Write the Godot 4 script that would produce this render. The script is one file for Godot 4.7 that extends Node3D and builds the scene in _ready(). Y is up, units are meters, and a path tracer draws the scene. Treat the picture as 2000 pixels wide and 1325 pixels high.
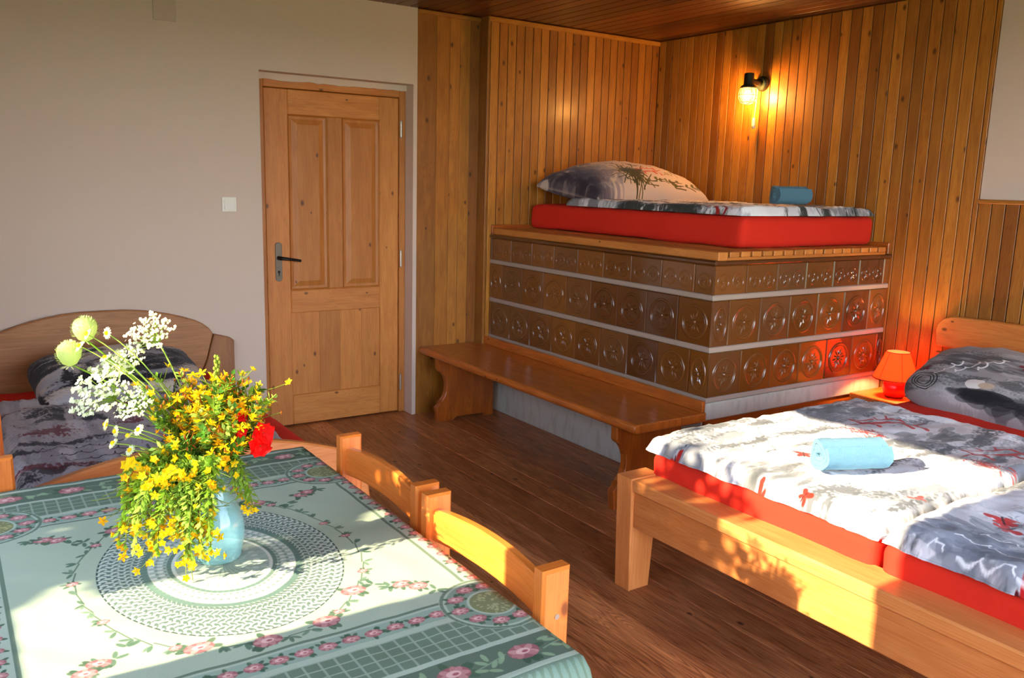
extends Node3D
# A guest room: tiled stove with a bed on top, wooden wall panelling, table with flowers, double bed.
# x runs along the back wall (0 at the panelled right wall), z towards the viewer (0 at the panelled back wall), y up.

const H := 2.455
const XL := -4.95
const ZB := 6.0
var rng := RandomNumberGenerator.new()
var used := {}
var M := {}


# ------------------------------------------------------------------ mesh building
class MB:
	var v := PackedVector3Array()
	var n := PackedVector3Array()
	var uv := PackedVector2Array()
	var idx := PackedInt32Array()
	var grain := 1
	var off := Vector2.ZERO

	func uvof(p: Vector3, nm: Vector3) -> Vector2:
		var a := nm.abs()
		var dom := 0 if a.x >= a.y and a.x >= a.z else (1 if a.y >= a.z else 2)
		if dom == grain:
			var o1 := (grain + 1) % 3
			var o2 := (grain + 2) % 3
			return Vector2(p[o1] / 0.25, p[o2] / 2.6) + off
		var other := 3 - dom - grain
		return Vector2(p[other] / 0.25, p[grain] / 2.6) + off

	func poly(pts: Array, outward: Vector3) -> void:
		var nm: Vector3 = (pts[1] - pts[0]).cross(pts[2] - pts[0])
		if nm.length() < 1e-12:
			return
		nm = nm.normalized()
		var list := pts.duplicate()
		if nm.dot(outward) < 0.0:
			nm = -nm
			list.reverse()
		var b := v.size()
		for p in list:
			v.append(p)
			n.append(nm)
			uv.append(uvof(p, nm))
		for i in range(1, list.size() - 1):
			idx.append_array([b, b + i + 1, b + i])

	func box(c: Vector3, s: Vector3, bev := 0.003) -> void:
		var h := s * 0.5
		var b := minf(bev, minf(h.x, minf(h.y, h.z)) * 0.9)
		for ax in 3:
			var u := (ax + 1) % 3
			var w := (ax + 2) % 3
			for sg in [-1.0, 1.0]:
				var pts := []
				for q in [[-1.0, -1.0], [1.0, -1.0], [1.0, 1.0], [-1.0, 1.0]]:
					var p := Vector3.ZERO
					p[ax] = sg * h[ax]
					p[u] = q[0] * (h[u] - b)
					p[w] = q[1] * (h[w] - b)
					pts.append(c + p)
				var o := Vector3.ZERO
				o[ax] = sg
				poly(pts, o)
			if b <= 0.0:
				continue
			for su in [-1.0, 1.0]:
				for sw in [-1.0, 1.0]:
					var pts2 := []
					for q in [[0, -1.0], [0, 1.0], [1, 1.0], [1, -1.0]]:
						var p := Vector3.ZERO
						p[ax] = q[1] * (h[ax] - b)
						p[u] = su * (h[u] if q[0] == 0 else h[u] - b)
						p[w] = sw * (h[w] - b if q[0] == 0 else h[w])
						pts2.append(c + p)
					var o2 := Vector3.ZERO
					o2[u] = su
					o2[w] = sw
					poly(pts2, o2)
		if b > 0.0:
			for sx in [-1.0, 1.0]:
				for sy in [-1.0, 1.0]:
					for sz in [-1.0, 1.0]:
						var sgn := Vector3(sx, sy, sz)
						poly([c + sgn * Vector3(h.x, h.y - b, h.z - b), c + sgn * Vector3(h.x - b, h.y, h.z - b), c + sgn * Vector3(h.x - b, h.y - b, h.z)], sgn)

	# outline: points (a, b) in the plane of axes ax_a, ax_b; extruded along the third axis from d0 to d1
	func prism(outline: PackedVector2Array, ax_a: int, ax_b: int, d0: float, d1: float, bev := 0.003) -> void:
		var ax := 3 - ax_a - ax_b
		var pts := outline.duplicate()
		if Geometry2D.is_polygon_clockwise(pts):
			pts.reverse()
		var k := pts.size()
		var inner := PackedVector2Array()
		for i in k:
			var e0 := (pts[i] - pts[(i + k - 1) % k]).normalized()
			var e1 := (pts[(i + 1) % k] - pts[i]).normalized()
			var nn := (Vector2(-e0.y, e0.x) + Vector2(-e1.y, e1.x))
			nn = nn.normalized() if nn.length() > 1e-6 else Vector2(-e0.y, e0.x)
			var dd := maxf(0.5, nn.dot(Vector2(-e0.y, e0.x)))
			inner.append(pts[i] + nn * bev / dd)
		var at := func(q: Vector2, d: float) -> Vector3:
			var p := Vector3.ZERO
			p[ax_a] = q.x
			p[ax_b] = q.y
			p[ax] = d
			return p
		var lo := minf(d0, d1)
		var hi := maxf(d0, d1)
		var tri := Geometry2D.triangulate_polygon(inner)
		for side in [[lo, -1.0], [hi, 1.0]]:
			var o := Vector3.ZERO
			o[ax] = side[1]
			for t in range(0, tri.size(), 3):
				poly([at.call(inner[tri[t]], side[0]), at.call(inner[tri[t + 1]], side[0]), at.call(inner[tri[t + 2]], side[0])], o)
		for i in k:
			var j := (i + 1) % k
			var e := (pts[j] - pts[i]).normalized()
			var out2 := Vector2(e.y, -e.x)
			var o3: Vector3 = at.call(out2, 0.0)
			poly([at.call(pts[i], lo + bev), at.call(pts[j], lo + bev), at.call(pts[j], hi - bev), at.call(pts[i], hi - bev)], o3)
			for side in [[lo, lo + bev, -1.0], [hi, hi - bev, 1.0]]:
				var o4 := o3
				o4[ax] = side[2]
				poly([at.call(inner[i], side[0]), at.call(inner[j], side[0]), at.call(pts[j], side[1]), at.call(pts[i], side[1])], o4)

	# smooth grid of points; rows x cols; normals from neighbours
	func grid(p: Array, t: Array, flip := false) -> void:
		var rows := p.size()
		var cols: int = p[0].size()
		var b := v.size()
		for i in rows:
			for j in cols:
				var du: Vector3 = p[mini(i + 1, rows - 1)][j] - p[maxi(i - 1, 0)][j]
				var dv: Vector3 = p[i][mini(j + 1, cols - 1)] - p[i][maxi(j - 1, 0)]
				var nm := du.cross(dv)
				nm = nm.normalized() if nm.length() > 1e-12 else Vector3.UP
				v.append(p[i][j])
				n.append(-nm if flip else nm)
				uv.append(t[i][j])
		for i in rows - 1:
			for j in cols - 1:
				var a := b + i * cols + j
				var q := [a, a + cols, a + cols + 1, a + 1]
				if flip:
					idx.append_array([q[0], q[1], q[2], q[0], q[2], q[3]])
				else:
					idx.append_array([q[0], q[2], q[1], q[0], q[3], q[2]])

	func lathe(prof: Array, seg: int, c := Vector3.ZERO, flute := 0.0, waves := 8) -> void:
		var p := []
		var t := []
		for i in prof.size():
			var row := []
			var tr := []
			for j in seg + 1:
				var a := TAU * j / seg
				var r: float = prof[i].x
				if flute > 0.0 and prof[i].z > 0.0:
					r *= 1.0 + flute * prof[i].z * cos(a * waves)
				row.append(c + Vector3(r * cos(a), prof[i].y, r * sin(a)))
				tr.append(Vector2(float(j) / seg, float(i) / (prof.size() - 1)))
			p.append(row)
			t.append(tr)
		var b := v.size()
		grid(p, t)
		for i in prof.size():   # one normal across the seam
			var k0 := b + i * (seg + 1)
			var nm := (n[k0] + n[k0 + seg]).normalized()
			n[k0] = nm
			n[k0 + seg] = nm

	func tube(pts: Array, rad: Array, seg := 8, caps := true) -> void:
		var k := pts.size()
		var side := Vector3.ZERO
		var p := []
		var t := []
		for i in k:
			var d: Vector3 = (pts[mini(i + 1, k - 1)] - pts[maxi(i - 1, 0)]).normalized()
			if side == Vector3.ZERO:
				side = d.cross(Vector3.UP if absf(d.y) < 0.9 else Vector3.RIGHT).normalized()
			else:
				side = (side - d * side.dot(d)).normalized()
			var up := d.cross(side)
			var row := []
			var tr := []
			for j in seg + 1:
				var a := TAU * j / seg
				row.append(pts[i] + (side * cos(a) + up * sin(a)) * rad[i])
				tr.append(Vector2(float(j) / seg, float(i) / k))
			p.append(row)
			t.append(tr)
		grid(p, t, true)
		if caps:
			for e in [0, k - 1]:
				var d2: Vector3 = (pts[0] - pts[1]) if e == 0 else (pts[k - 1] - pts[k - 2])
				var ring: Array = p[e].slice(0, seg)
				poly(ring, d2)

	func ball(c: Vector3, r: Vector3, seg := 12, rings := 8) -> void:
		var prof := []
		for i in rings + 1:
			var a := -PI / 2 + PI * i / rings
			prof.append(Vector3(cos(a), sin(a), 0))
		var b := v.size()
		lathe(prof, seg)
		for i in range(b, v.size()):
			n[i] = (v[i] / r).normalized()
			v[i] = v[i] * r + c

	# box with rounded edges, smooth
	func rbox(c: Vector3, s: Vector3, r: float, k := 5, seed_n: FastNoiseLite = null, amp := 0.0) -> void:
		var h := s * 0.5
		var coords := []
		for ax in 3:
			var l := []
			for i in k + 1:
				l.append(-h[ax] + r * (1.0 - cos(PI * 0.5 * i / k)))
			var mid := maxi(1, int((s[ax] - 2 * r) / 0.06))
			for i in range(1, mid):
				l.append(-h[ax] + r + (s[ax] - 2 * r) * i / mid)
			for i in range(k, -1, -1):
				l.append(h[ax] - r * (1.0 - cos(PI * 0.5 * i / k)))
			coords.append(l)
		for ax in 3:
			var u := (ax + 1) % 3
			var w := (ax + 2) % 3
			for sg in [-1.0, 1.0]:
				var p := []
				var t := []
				for a in coords[u]:
					var row := []
					var tr := []
					for bb in coords[w]:
						var q := Vector3.ZERO
						q[ax] = sg * h[ax]
						q[u] = a
						q[w] = bb
						var inn := q.clamp(-h + Vector3.ONE * r, h - Vector3.ONE * r)
						var dd := (q - inn).normalized()
						q = inn + dd * r
						if seed_n:
							q += dd * amp * seed_n.get_noise_3dv(q + c)
						row.append(c + q)
						tr.append(Vector2(q.x, q.z))
					p.append(row)
					t.append(tr)
				var b0 := v.size()
				grid(p, t, sg < 0.0)
				var kk := 0
				for i in coords[u].size():
					for j in coords[w].size():
						var q2: Vector3 = v[b0 + kk] - c
						var inn2 := q2.clamp(-h + Vector3.ONE * r, h - Vector3.ONE * r)
						if i == 0 or j == 0 or i == coords[u].size() - 1 or j == coords[w].size() - 1:
							n[b0 + kk] = (q2 - inn2).normalized()
						kk += 1

	func done() -> ArrayMesh:
		var arr := []
		arr.resize(Mesh.ARRAY_MAX)
		arr[Mesh.ARRAY_VERTEX] = v
		arr[Mesh.ARRAY_NORMAL] = n
		arr[Mesh.ARRAY_TEX_UV] = uv
		arr[Mesh.ARRAY_INDEX] = idx
		var m := ArrayMesh.new()
		m.add_surface_from_arrays(Mesh.PRIMITIVE_TRIANGLES, arr)
		return m


# ------------------------------------------------------------------ painting of prints
class Pic:
	var w: int
	var h: int
	var d: PackedByteArray

	func _init(w_: int, h_: int, c: Color) -> void:
		w = w_
		h = h_
		var im := Image.create(w, h, false, Image.FORMAT_RGB8)
		im.fill(c)
		d = im.get_data()

	func put(x: int, y: int, c: Color, a: float) -> void:
		if x < 0 or y < 0 or x >= w or y >= h:
			return
		var i := (y * w + x) * 3
		d[i] = int(lerpf(d[i], c.r8, a))
		d[i + 1] = int(lerpf(d[i + 1], c.g8, a))
		d[i + 2] = int(lerpf(d[i + 2], c.b8, a))

	func oval(cx: float, cy: float, rx: float, ry: float, c: Color, a := 1.0, rot := 0.0) -> void:
		var m := maxf(rx, ry) + 1.0
		var cs := cos(rot)
		var sn := sin(rot)
		for y in range(int(cy - m), int(cy + m) + 1):
			for x in range(int(cx - m), int(cx + m) + 1):
				var p := (x - cx) * cs + (y - cy) * sn
				var q := -(x - cx) * sn + (y - cy) * cs
				var e := sqrt(p * p / (rx * rx) + q * q / (ry * ry))
				var cov := clampf((1.0 - e) * minf(rx, ry) + 0.5, 0.0, 1.0)
				if cov > 0.0:
					put(x, y, c, a * cov)

	func line(x0: float, y0: float, x1: float, y1: float, wd: float, c: Color, a := 1.0) -> void:
		var len := maxf(0.01, Vector2(x1 - x0, y1 - y0).length())
		var m := wd * 0.5 + 1.0
		var dx := (x1 - x0) / len
		var dy := (y1 - y0) / len
		for y in range(int(minf(y0, y1) - m), int(maxf(y0, y1) + m) + 1):
			for x in range(int(minf(x0, x1) - m), int(maxf(x0, x1) + m) + 1):
				var t := clampf((x - x0) * dx + (y - y0) * dy, 0.0, len)
				var e := Vector2(x - x0 - dx * t, y - y0 - dy * t).length()
				var cov := clampf(wd * 0.5 - e + 0.5, 0.0, 1.0)
				if cov > 0.0:
					put(x, y, c, a * cov)

	func ring(cx: float, cy: float, rx: float, ry: float, wd: float, c: Color, a := 1.0) -> void:
		var k := int(maxf(24.0, maxf(rx, ry) * 0.5))
		for i in k:
			var t0 := TAU * i / k
			var t1 := TAU * (i + 1) / k
			line(cx + rx * cos(t0), cy + ry * sin(t0), cx + rx * cos(t1), cy + ry * sin(t1), wd, c, a)

	func texture() -> ImageTexture:
		return ImageTexture.create_from_image(Image.create_from_data(w, h, false, Image.FORMAT_RGB8, d))


func noise_map(w: int, h: int, sx: int, sy: int, freq: float, sd: int, oct := 3) -> PackedByteArray:
	var f := FastNoiseLite.new()
	f.seed = sd
	f.frequency = freq
	f.fractal_octaves = oct
	var im := f.get_seamless_image(w / sx, h / sy)
	im.convert(Image.FORMAT_L8)
	if sx > 1 or sy > 1:
		im.resize(w, h, Image.INTERPOLATE_CUBIC)
	return im.get_data()


func wood_tex(sd: int, light: Color, dark: Color, knots: int, figure: float, fine_amt: float) -> ImageTexture:
	var w := 256
	var h := 1024
	var warp := noise_map(w, h, 1, 8, 0.012, sd, 3)
	var fine := noise_map(w, h, 1, 32, 0.16, sd + 7, 2)
	var blotch := noise_map(w, h, 2, 4, 0.03, sd + 13, 3)
	var data := PackedByteArray()
	data.resize(w * h * 3)
	var kn := []
	var r := RandomNumberGenerator.new()
	r.seed = sd
	for i in knots:
		kn.append(Vector3(r.randf() * w, r.randf() * h, r.randf_range(3.5, 9.0)))
	for y in h:
		var near := []
		for k in kn:
			if absf(k.y - y) < 22.0:
				near.append(k)
		for x in w:
			var i := y * w + x
			var wv := warp[i] / 255.0
			var s := 0.5 + 0.5 * sin(wv * 60.0 + x * TAU * 5.0 / w)
			var kd := 0.0
			for k in near:
				var ddx: float = absf(x - k.x)
				ddx = minf(ddx, w - ddx)
				var e: float = sqrt(ddx * ddx + (y - k.y) * (y - k.y) * 2.6) / k.z
				kd = maxf(kd, clampf(1.6 - e, 0.0, 1.0))
				s = lerpf(s, 0.5 + 0.5 * sin(e * 5.0), clampf(1.6 - e * 0.4, 0.0, 0.8))
			var t := figure * s * s + fine_amt * (fine[i] / 255.0) + 0.55 * (blotch[i] / 255.0 - 0.42)
			t = clampf(t, 0.0, 1.0)
			t = maxf(t, kd * 1.25)
			var c := light.lerp(dark, minf(t, 1.0)) * (1.0 - 0.35 * kd)
			data[i * 3] = c.r8
			data[i * 3 + 1] = c.g8
			data[i * 3 + 2] = c.b8
	return ImageTexture.create_from_image(Image.create_from_data(w, h, false, Image.FORMAT_RGB8, data))


func ntex(freq: float, sd: int, size := 256, normal := false, bump := 4.0) -> NoiseTexture2D:
	var f := FastNoiseLite.new()
	f.seed = sd
	f.frequency = freq
	f.fractal_octaves = 4
	var t := NoiseTexture2D.new()
	t.width = size
	t.height = size
	t.seamless = true
	t.noise = f
	t.as_normal_map = normal
	t.bump_strength = bump
	return t


func mat(c: Color, rough := 0.6, spec := 0.5) -> StandardMaterial3D:
	var m := StandardMaterial3D.new()
	m.albedo_color = c
	m.roughness = rough
	m.metallic_specular = spec
	return m


func wood_mats(tex: Texture2D, tones: Array, rough: float, coat := 0.0) -> Array:
	var out := []
	for t in tones:
		var m := mat(t, rough)
		m.albedo_texture = tex
		if coat > 0.0:
			m.clearcoat_enabled = true
			m.clearcoat = coat
			m.clearcoat_roughness = 0.22
		out.append(m)
	return out


# ------------------------------------------------------------------ things and parts
func numbered(called: String) -> String:
	used[called] = used.get(called, -1) + 1
	return called if used[called] == 0 else "%s_%03d" % [called, used[called]]


func thing(called: String, label: String, category: String, at := Vector3.ZERO, turn := 0.0, group := "") -> Node3D:
	var o := Node3D.new()
	o.name = numbered(called)
	add_child(o)
	o.position = at
	o.rotation.y = turn
	o.set_meta("label", label)
	o.set_meta("category", category)
	if group:
		o.set_meta("group", group)
	return o


func setting(called: String) -> Node3D:
	var o := Node3D.new()
	o.name = called
	add_child(o)
	o.set_meta("kind", "structure")
	return o


func part(parent: Node, called: String, mesh: Mesh, m: Material, label := "") -> MeshInstance3D:
	var o := MeshInstance3D.new()
	o.name = called
	o.mesh = mesh
	o.material_override = m
	parent.add_child(o, true)
	if label:
		o.set_meta("label", label)
	return o


func mb(grain := 1, random := true) -> MB:
	var b := MB.new()
	b.grain = grain
	if random:
		b.off = Vector2(rng.randf() * 8.0, rng.randf() * 3.0)
	return b


func bx(parent: Node, called: String, lo: Vector3, hi: Vector3, m: Material, grain := 1, bev := 0.003, label := "") -> MeshInstance3D:
	var b := mb(grain)
	b.box((lo + hi) * 0.5, hi - lo, bev)
	return part(parent, called, b.done(), m, label)


func pick(a: Array) -> Material:
	return a[rng.randi() % a.size()]


# ------------------------------------------------------------------ the scene
func _ready() -> void:
	rng.seed = 4711
	# --- camera
	var cam := Camera3D.new()
	cam.name = "camera"
	cam.fov = rad_to_deg(2.0 * atan(662.5 / 1669.0))
	cam.near = 0.05
	cam.far = 200.0
	add_child(cam)
	cam.position = Vector3(-4.284, 1.465, 4.599)
	cam.basis = Basis(Vector3.UP, deg_to_rad(-34.087)) * Basis(Vector3.RIGHT, deg_to_rad(-10.373)) * Basis(Vector3.BACK, deg_to_rad(1.559))
	cam.current = true
	# --- sky
	var env := Environment.new()
	env.background_mode = Environment.BG_SKY
	var sky := Sky.new()
	var sm := ProceduralSkyMaterial.new()
	sm.sky_top_color = Color(0.66, 0.75, 0.90)
	sm.sky_horizon_color = Color(0.93, 0.93, 0.92)
	sm.ground_bottom_color = Color(0.34, 0.38, 0.28)
	sm.ground_horizon_color = Color(0.62, 0.66, 0.58)
	sky.sky_material = sm
	env.sky = sky
	env.background_energy_multiplier = 17.0
	env.tonemap_mode = Environment.TONE_MAPPER_LINEAR
	env.tonemap_exposure = 1.0
	env.sdfgi_enabled = true
	env.ssao_enabled = true
	env.ssil_enabled = true
	var we := WorldEnvironment.new()
	we.name = "world_environment"
	we.environment = env
	add_child(we)
	# --- sun, low, through the window in the left wall
	var sun := DirectionalLight3D.new()
	sun.name = "sun"
	sun.light_color = Color(1.0, 0.93, 0.80)
	sun.light_energy = 7.0
	sun.light_angular_distance = 0.53
	sun.shadow_enabled = true
	sun.sky_mode = DirectionalLight3D.SKY_MODE_LIGHT_ONLY
	add_child(sun)
	sun.look_at_from_position(Vector3.ZERO, Vector3(1.0, -0.47, 0.02), Vector3.UP)

	materials()
	build_room()
	build_door()
	build_stove()
	build_bench()
	build_stove_bed()
	build_double_bed()
	build_single_bed()
	build_table()
	build_chairs()
	build_lamps()
	build_small_things()
	build_bouquet()
	build_outside()


func materials() -> void:
	var pine := wood_tex(11, Color(0.78, 0.55, 0.21), Color(0.58, 0.36, 0.11), 5, 0.28, 0.45)
	M.pine_tex = pine
	M.wall = wood_mats(pine, [Color(0.95, 0.90, 0.82), Color(0.88, 0.82, 0.74), Color(1.0, 0.96, 0.9), Color(0.82, 0.76, 0.68), Color(0.92, 0.85, 0.72), Color(0.76, 0.67, 0.58)], 0.45, 0.25)
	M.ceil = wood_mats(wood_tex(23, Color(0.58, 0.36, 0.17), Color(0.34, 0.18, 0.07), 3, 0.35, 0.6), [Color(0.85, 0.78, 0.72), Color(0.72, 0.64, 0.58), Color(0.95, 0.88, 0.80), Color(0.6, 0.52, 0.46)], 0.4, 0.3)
	M.floor = wood_mats(wood_tex(31, Color(0.92, 0.67, 0.45), Color(0.58, 0.35, 0.20), 4, 0.62, 0.32), [Color(0.9, 0.85, 0.8), Color(0.8, 0.74, 0.7), Color(1.0, 0.95, 0.9), Color(0.86, 0.76, 0.68)], 0.38, 0.12)
	M.door = wood_mats(wood_tex(43, Color(0.85, 0.58, 0.29), Color(0.70, 0.42, 0.16), 8, 0.25, 0.35), [Color(0.97, 0.93, 0.88), Color(0.9, 0.86, 0.8), Color(1, 0.97, 0.92)], 0.5, 0.1)
	M.beech = wood_mats(wood_tex(57, Color(0.90, 0.61, 0.36), Color(0.77, 0.45, 0.21), 0, 0.25, 0.4), [Color(1, 0.97, 0.93), Color(0.95, 0.9, 0.84)], 0.4, 0.15)
	M.chair = wood_mats(wood_tex(61, Color(0.93, 0.55, 0.24), Color(0.80, 0.41, 0.13), 1, 0.3, 0.4), [Color(1, 0.97, 0.93)], 0.35, 0.3)
	M.bench = wood_mats(wood_tex(71, Color(0.82, 0.49, 0.19), Color(0.60, 0.31, 0.10), 6, 0.35, 0.5), [Color(1, 0.95, 0.9), Color(0.88, 0.8, 0.72)], 0.32, 0.4)
	M.oak = wood_mats(wood_tex(83, Color(0.76, 0.55, 0.35), Color(0.58, 0.39, 0.23), 0, 0.25, 0.5), [Color(0.95, 0.92, 0.88), Color(0.85, 0.8, 0.75)], 0.5)
	M.plaster = mat(Color(0.83, 0.76, 0.69), 0.9, 0.3)
	M.plaster.normal_enabled = true
	M.plaster.normal_texture = ntex(0.02, 5, 512, true, 3.0)
	M.plaster.normal_scale = 0.25
	M.plaster.uv1_triplanar = true
	M.plaster.uv1_world_triplanar = true
	M.plaster.uv1_scale = Vector3.ONE * 0.9
	M.lime = mat(Color(0.80, 0.80, 0.76), 0.9, 0.3)
	M.lime.albedo_texture = stain_tex()
	M.lime.uv1_triplanar = true
	M.lime.uv1_world_triplanar = true
	M.lime.uv1_scale = Vector3.ONE * 1.1
	M.strip = mat(Color(0.66, 0.60, 0.54), 0.75, 0.3)
	M.brick = mat(Color(0.66, 0.60, 0.54), 0.9)
	M.tile = []
	for c in [Color(0.44, 0.26, 0.085), Color(0.41, 0.24, 0.08), Color(0.47, 0.28, 0.095), Color(0.34, 0.19, 0.075), Color(0.41, 0.26, 0.13)]:
		var m := mat(c, 0.22, 0.5)
		m.albedo_texture = M.get("tile_tex", null)
		m.clearcoat_enabled = true
		m.clearcoat = 0.8
		m.clearcoat_roughness = 0.08
		M.tile.append(m)
	M.red = mat(Color(0.86, 0.20, 0.135), 0.85, 0.2)
	M.red.rim_enabled = true
	M.red.rim = 0.3
	M.red.rim_tint = 0.8
	M.red.normal_enabled = true
	M.red.normal_texture = ntex(0.01, 9, 512, true, 6.0)
	M.red.normal_scale = 0.35
	M.red.uv1_triplanar = true
	M.red.uv1_scale = Vector3(1.4, 1.4, 1.4)
	M.steel = mat(Color(0.72, 0.70, 0.66), 0.35)
	M.steel.metallic = 0.9
	M.iron = mat(Color(0.10, 0.10, 0.10), 0.4)
	M.iron.metallic = 0.6
	M.white_plastic = mat(Color(0.88, 0.86, 0.80), 0.35)
	M.towel = mat(Color(0.38, 0.54, 0.62), 0.95, 0.1)
	M.towel.rim_enabled = true
	M.towel.rim = 0.6
	M.towel.rim_tint = 0.6
	M.towel.normal_enabled = true
	M.towel.normal_texture = ntex(0.12, 19, 512, true, 10.0)
	M.towel.normal_scale = 0.8
	M.towel.uv1_triplanar = true
	M.towel.uv1_scale = Vector3.ONE * 5.0


func stain_tex() -> ImageTexture:
	var p := Pic.new(512, 512, Color(0.95, 0.95, 0.93))
	var a := noise_map(512, 512, 1, 4, 0.03, 77, 4)
	for y in 512:
		for x in 512:
			var t := clampf((a[y * 512 + x] / 255.0 - 0.5) * 0.7, 0.0, 0.2)
			p.put(x, y, Color(0.62, 0.60, 0.55), t)
	return p.texture()


# ------------------------------------------------------------------ room
func wall_box(parent: Node, called: String, lo: Vector3, hi: Vector3, m: Material) -> MeshInstance3D:
	var b := mb(1, false)
	b.box((lo + hi) * 0.5, hi - lo, 0.0)
	return part(parent, called, b.done(), m)


func build_room() -> void:
	# floor: planks along z over a slab
	var fl := setting("floor")
	wall_box(fl, "slab", Vector3(XL - 0.15, -0.2, -0.45), Vector3(0.25, -0.022, ZB + 0.15), M.floor[1])
	var x := XL
	while x < -0.01:
		var w := minf(0.128, -x)
		bx(fl, "plank", Vector3(x + 0.0008, -0.022, -0.27), Vector3(x + w - 0.0008, 0.0, ZB), pick(M.floor), 2, 0.002)
		x += w
	# ceiling
	var ce := setting("ceiling")
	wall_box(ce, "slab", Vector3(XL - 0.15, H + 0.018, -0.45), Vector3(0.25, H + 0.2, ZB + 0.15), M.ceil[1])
	x = XL
	while x < -0.01:
		var w := minf(0.09, -x)
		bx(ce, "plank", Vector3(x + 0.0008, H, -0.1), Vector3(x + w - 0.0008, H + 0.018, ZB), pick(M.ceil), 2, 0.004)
		x += w
	# back wall: plaster with the door opening, then two fields of boards
	var wb := setting("wall_back")
	wall_box(wb, "plaster", Vector3(XL - 0.15, -0.02, -0.4), Vector3(-2.784, H + 0.05, -0.093), M.plaster)
	wall_box(wb, "plaster", Vector3(-2.784, 2.021, -0.4), Vector3(-1.862, H + 0.05, -0.093), M.plaster)
	wall_box(wb, "plaster", Vector3(-1.862, -0.02, -0.4), Vector3(-1.836, H + 0.05, -0.093), M.plaster)
	wall_box(wb, "masonry", Vector3(-2.784, -0.02, -0.4), Vector3(-1.862, 2.021, -0.27), M.brick)
	wall_box(wb, "backing_boards", Vector3(-1.836, -0.02, -0.4), Vector3(-1.4, H + 0.05, -0.112), M.wall[5])
	wall_box(wb, "backing_boards", Vector3(-1.4, -0.02, -0.4), Vector3(0.2, H + 0.05, -0.019), M.wall[5])
	x = -1.836
	for w in [0.128, 0.092, 0.07, 0.074, 0.067]:
		bx(wb, "plank", Vector3(x + 0.0008, 0.0, -0.112), Vector3(x + w - 0.0008, H - 0.005, -0.093), pick(M.wall), 1, 0.0014)
		x += w
	bx(wb, "plank", Vector3(-1.405, 0.0, -0.112), Vector3(-1.386, H, -0.001), M.wall[3], 1, 0.003)
	x = -1.3855
	while x < -0.02:
		var w := minf(0.063, -x)
		bx(wb, "plank", Vector3(x + 0.0026, 0.9 if x > -1.3 else 0.0, -0.019), Vector3(x + w - 0.0026, H - 0.02, 0.0), pick(M.wall), 1, 0.0014)
		x += w
	bx(wb, "cornice", Vector3(-1.405, H - 0.035, 0.0), Vector3(-0.001, H - 0.004, 0.012), M.wall[2], 0, 0.004)
	bx(wb, "cornice", Vector3(-1.836, H - 0.03, -0.093), Vector3(-1.406, H - 0.004, -0.083), M.wall[1], 0, 0.004)
	# right wall: tall boards, then wainscot under white plaster
	var wr := setting("wall_right")
	wall_box(wr, "backing_boards", Vector3(0.019, -0.02, -0.4), Vector3(0.2, H + 0.05, ZB + 0.15), M.wall[5])
	var z := 0.0
	while z < 2.33:
		var w := minf(0.066, 2.337 - z)
		bx(wr, "plank", Vector3(0.0, 0.0, z + 0.0026), Vector3(0.019, H - 0.004, z + w - 0.0026), pick(M.wall), 1, 0.0014)
		z += w
	while z < ZB - 0.01:
		var w := minf(0.066, ZB - z)
		bx(wr, "plank", Vector3(0.0, 0.0, z + 0.0026), Vector3(0.019, 1.425, z + w - 0.0026), pick(M.wall), 1, 0.0014)
		z += w
	bx(wr, "cap_rail", Vector3(-0.012, 1.425, 2.338), Vector3(0.019, 1.446, ZB), M.wall[1], 2, 0.004)
	wall_box(wr, "plaster", Vector3(0.006, 1.446, 2.338), Vector3(0.019, H, ZB), M.plaster)
	# left wall with two windows
	var wl := setting("wall_left")
	var y0 := 1.08
	var y1 := 2.3
	var wins := [[2.2, 3.372], [4.25, 5.55]]
	var zz := -0.4
	for q in wins + [[ZB + 0.15, 0.0]]:
		wall_box(wl, "plaster", Vector3(XL - 0.15, -0.02, zz), Vector3(XL, H + 0.05, q[0]), M.plaster)
		zz = q[1]
		if q[0] < ZB:
			wall_box(wl, "plaster", Vector3(XL - 0.15, -0.02, q[0]), Vector3(XL, y0, q[1]), M.plaster)
			wall_box(wl, "plaster", Vector3(XL - 0.15, y1, q[0]), Vector3(XL, H + 0.05, q[1]), M.plaster)
	# wall behind the viewer with one wide window
	var wf := setting("wall_front")
	for q in [[XL - 0.15, -4.0, 0.0, H], [-4.0, -0.9, 0.0, 0.1], [-4.0, -0.9, 2.3, H], [-0.9, 0.2, 0.0, H]]:
		wall_box(wf, "plaster", Vector3(q[0], q[2] - 0.02, ZB), Vector3(q[1], q[3] + 0.05, ZB + 0.15), M.plaster)
	M.frame = mat(Color(0.75, 0.62, 0.45), 0.5)
	var k := 1
	for q in wins:
		window("window_%d" % k, Vector3(XL - 0.10, y0, q[0]), Vector3(XL - 0.05, y1, q[1]), 2, false)
		k += 1
	window("window_3", Vector3(-4.0, 0.1, ZB + 0.05), Vector3(-0.9, 2.3, ZB + 0.10), 0, true)


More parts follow.
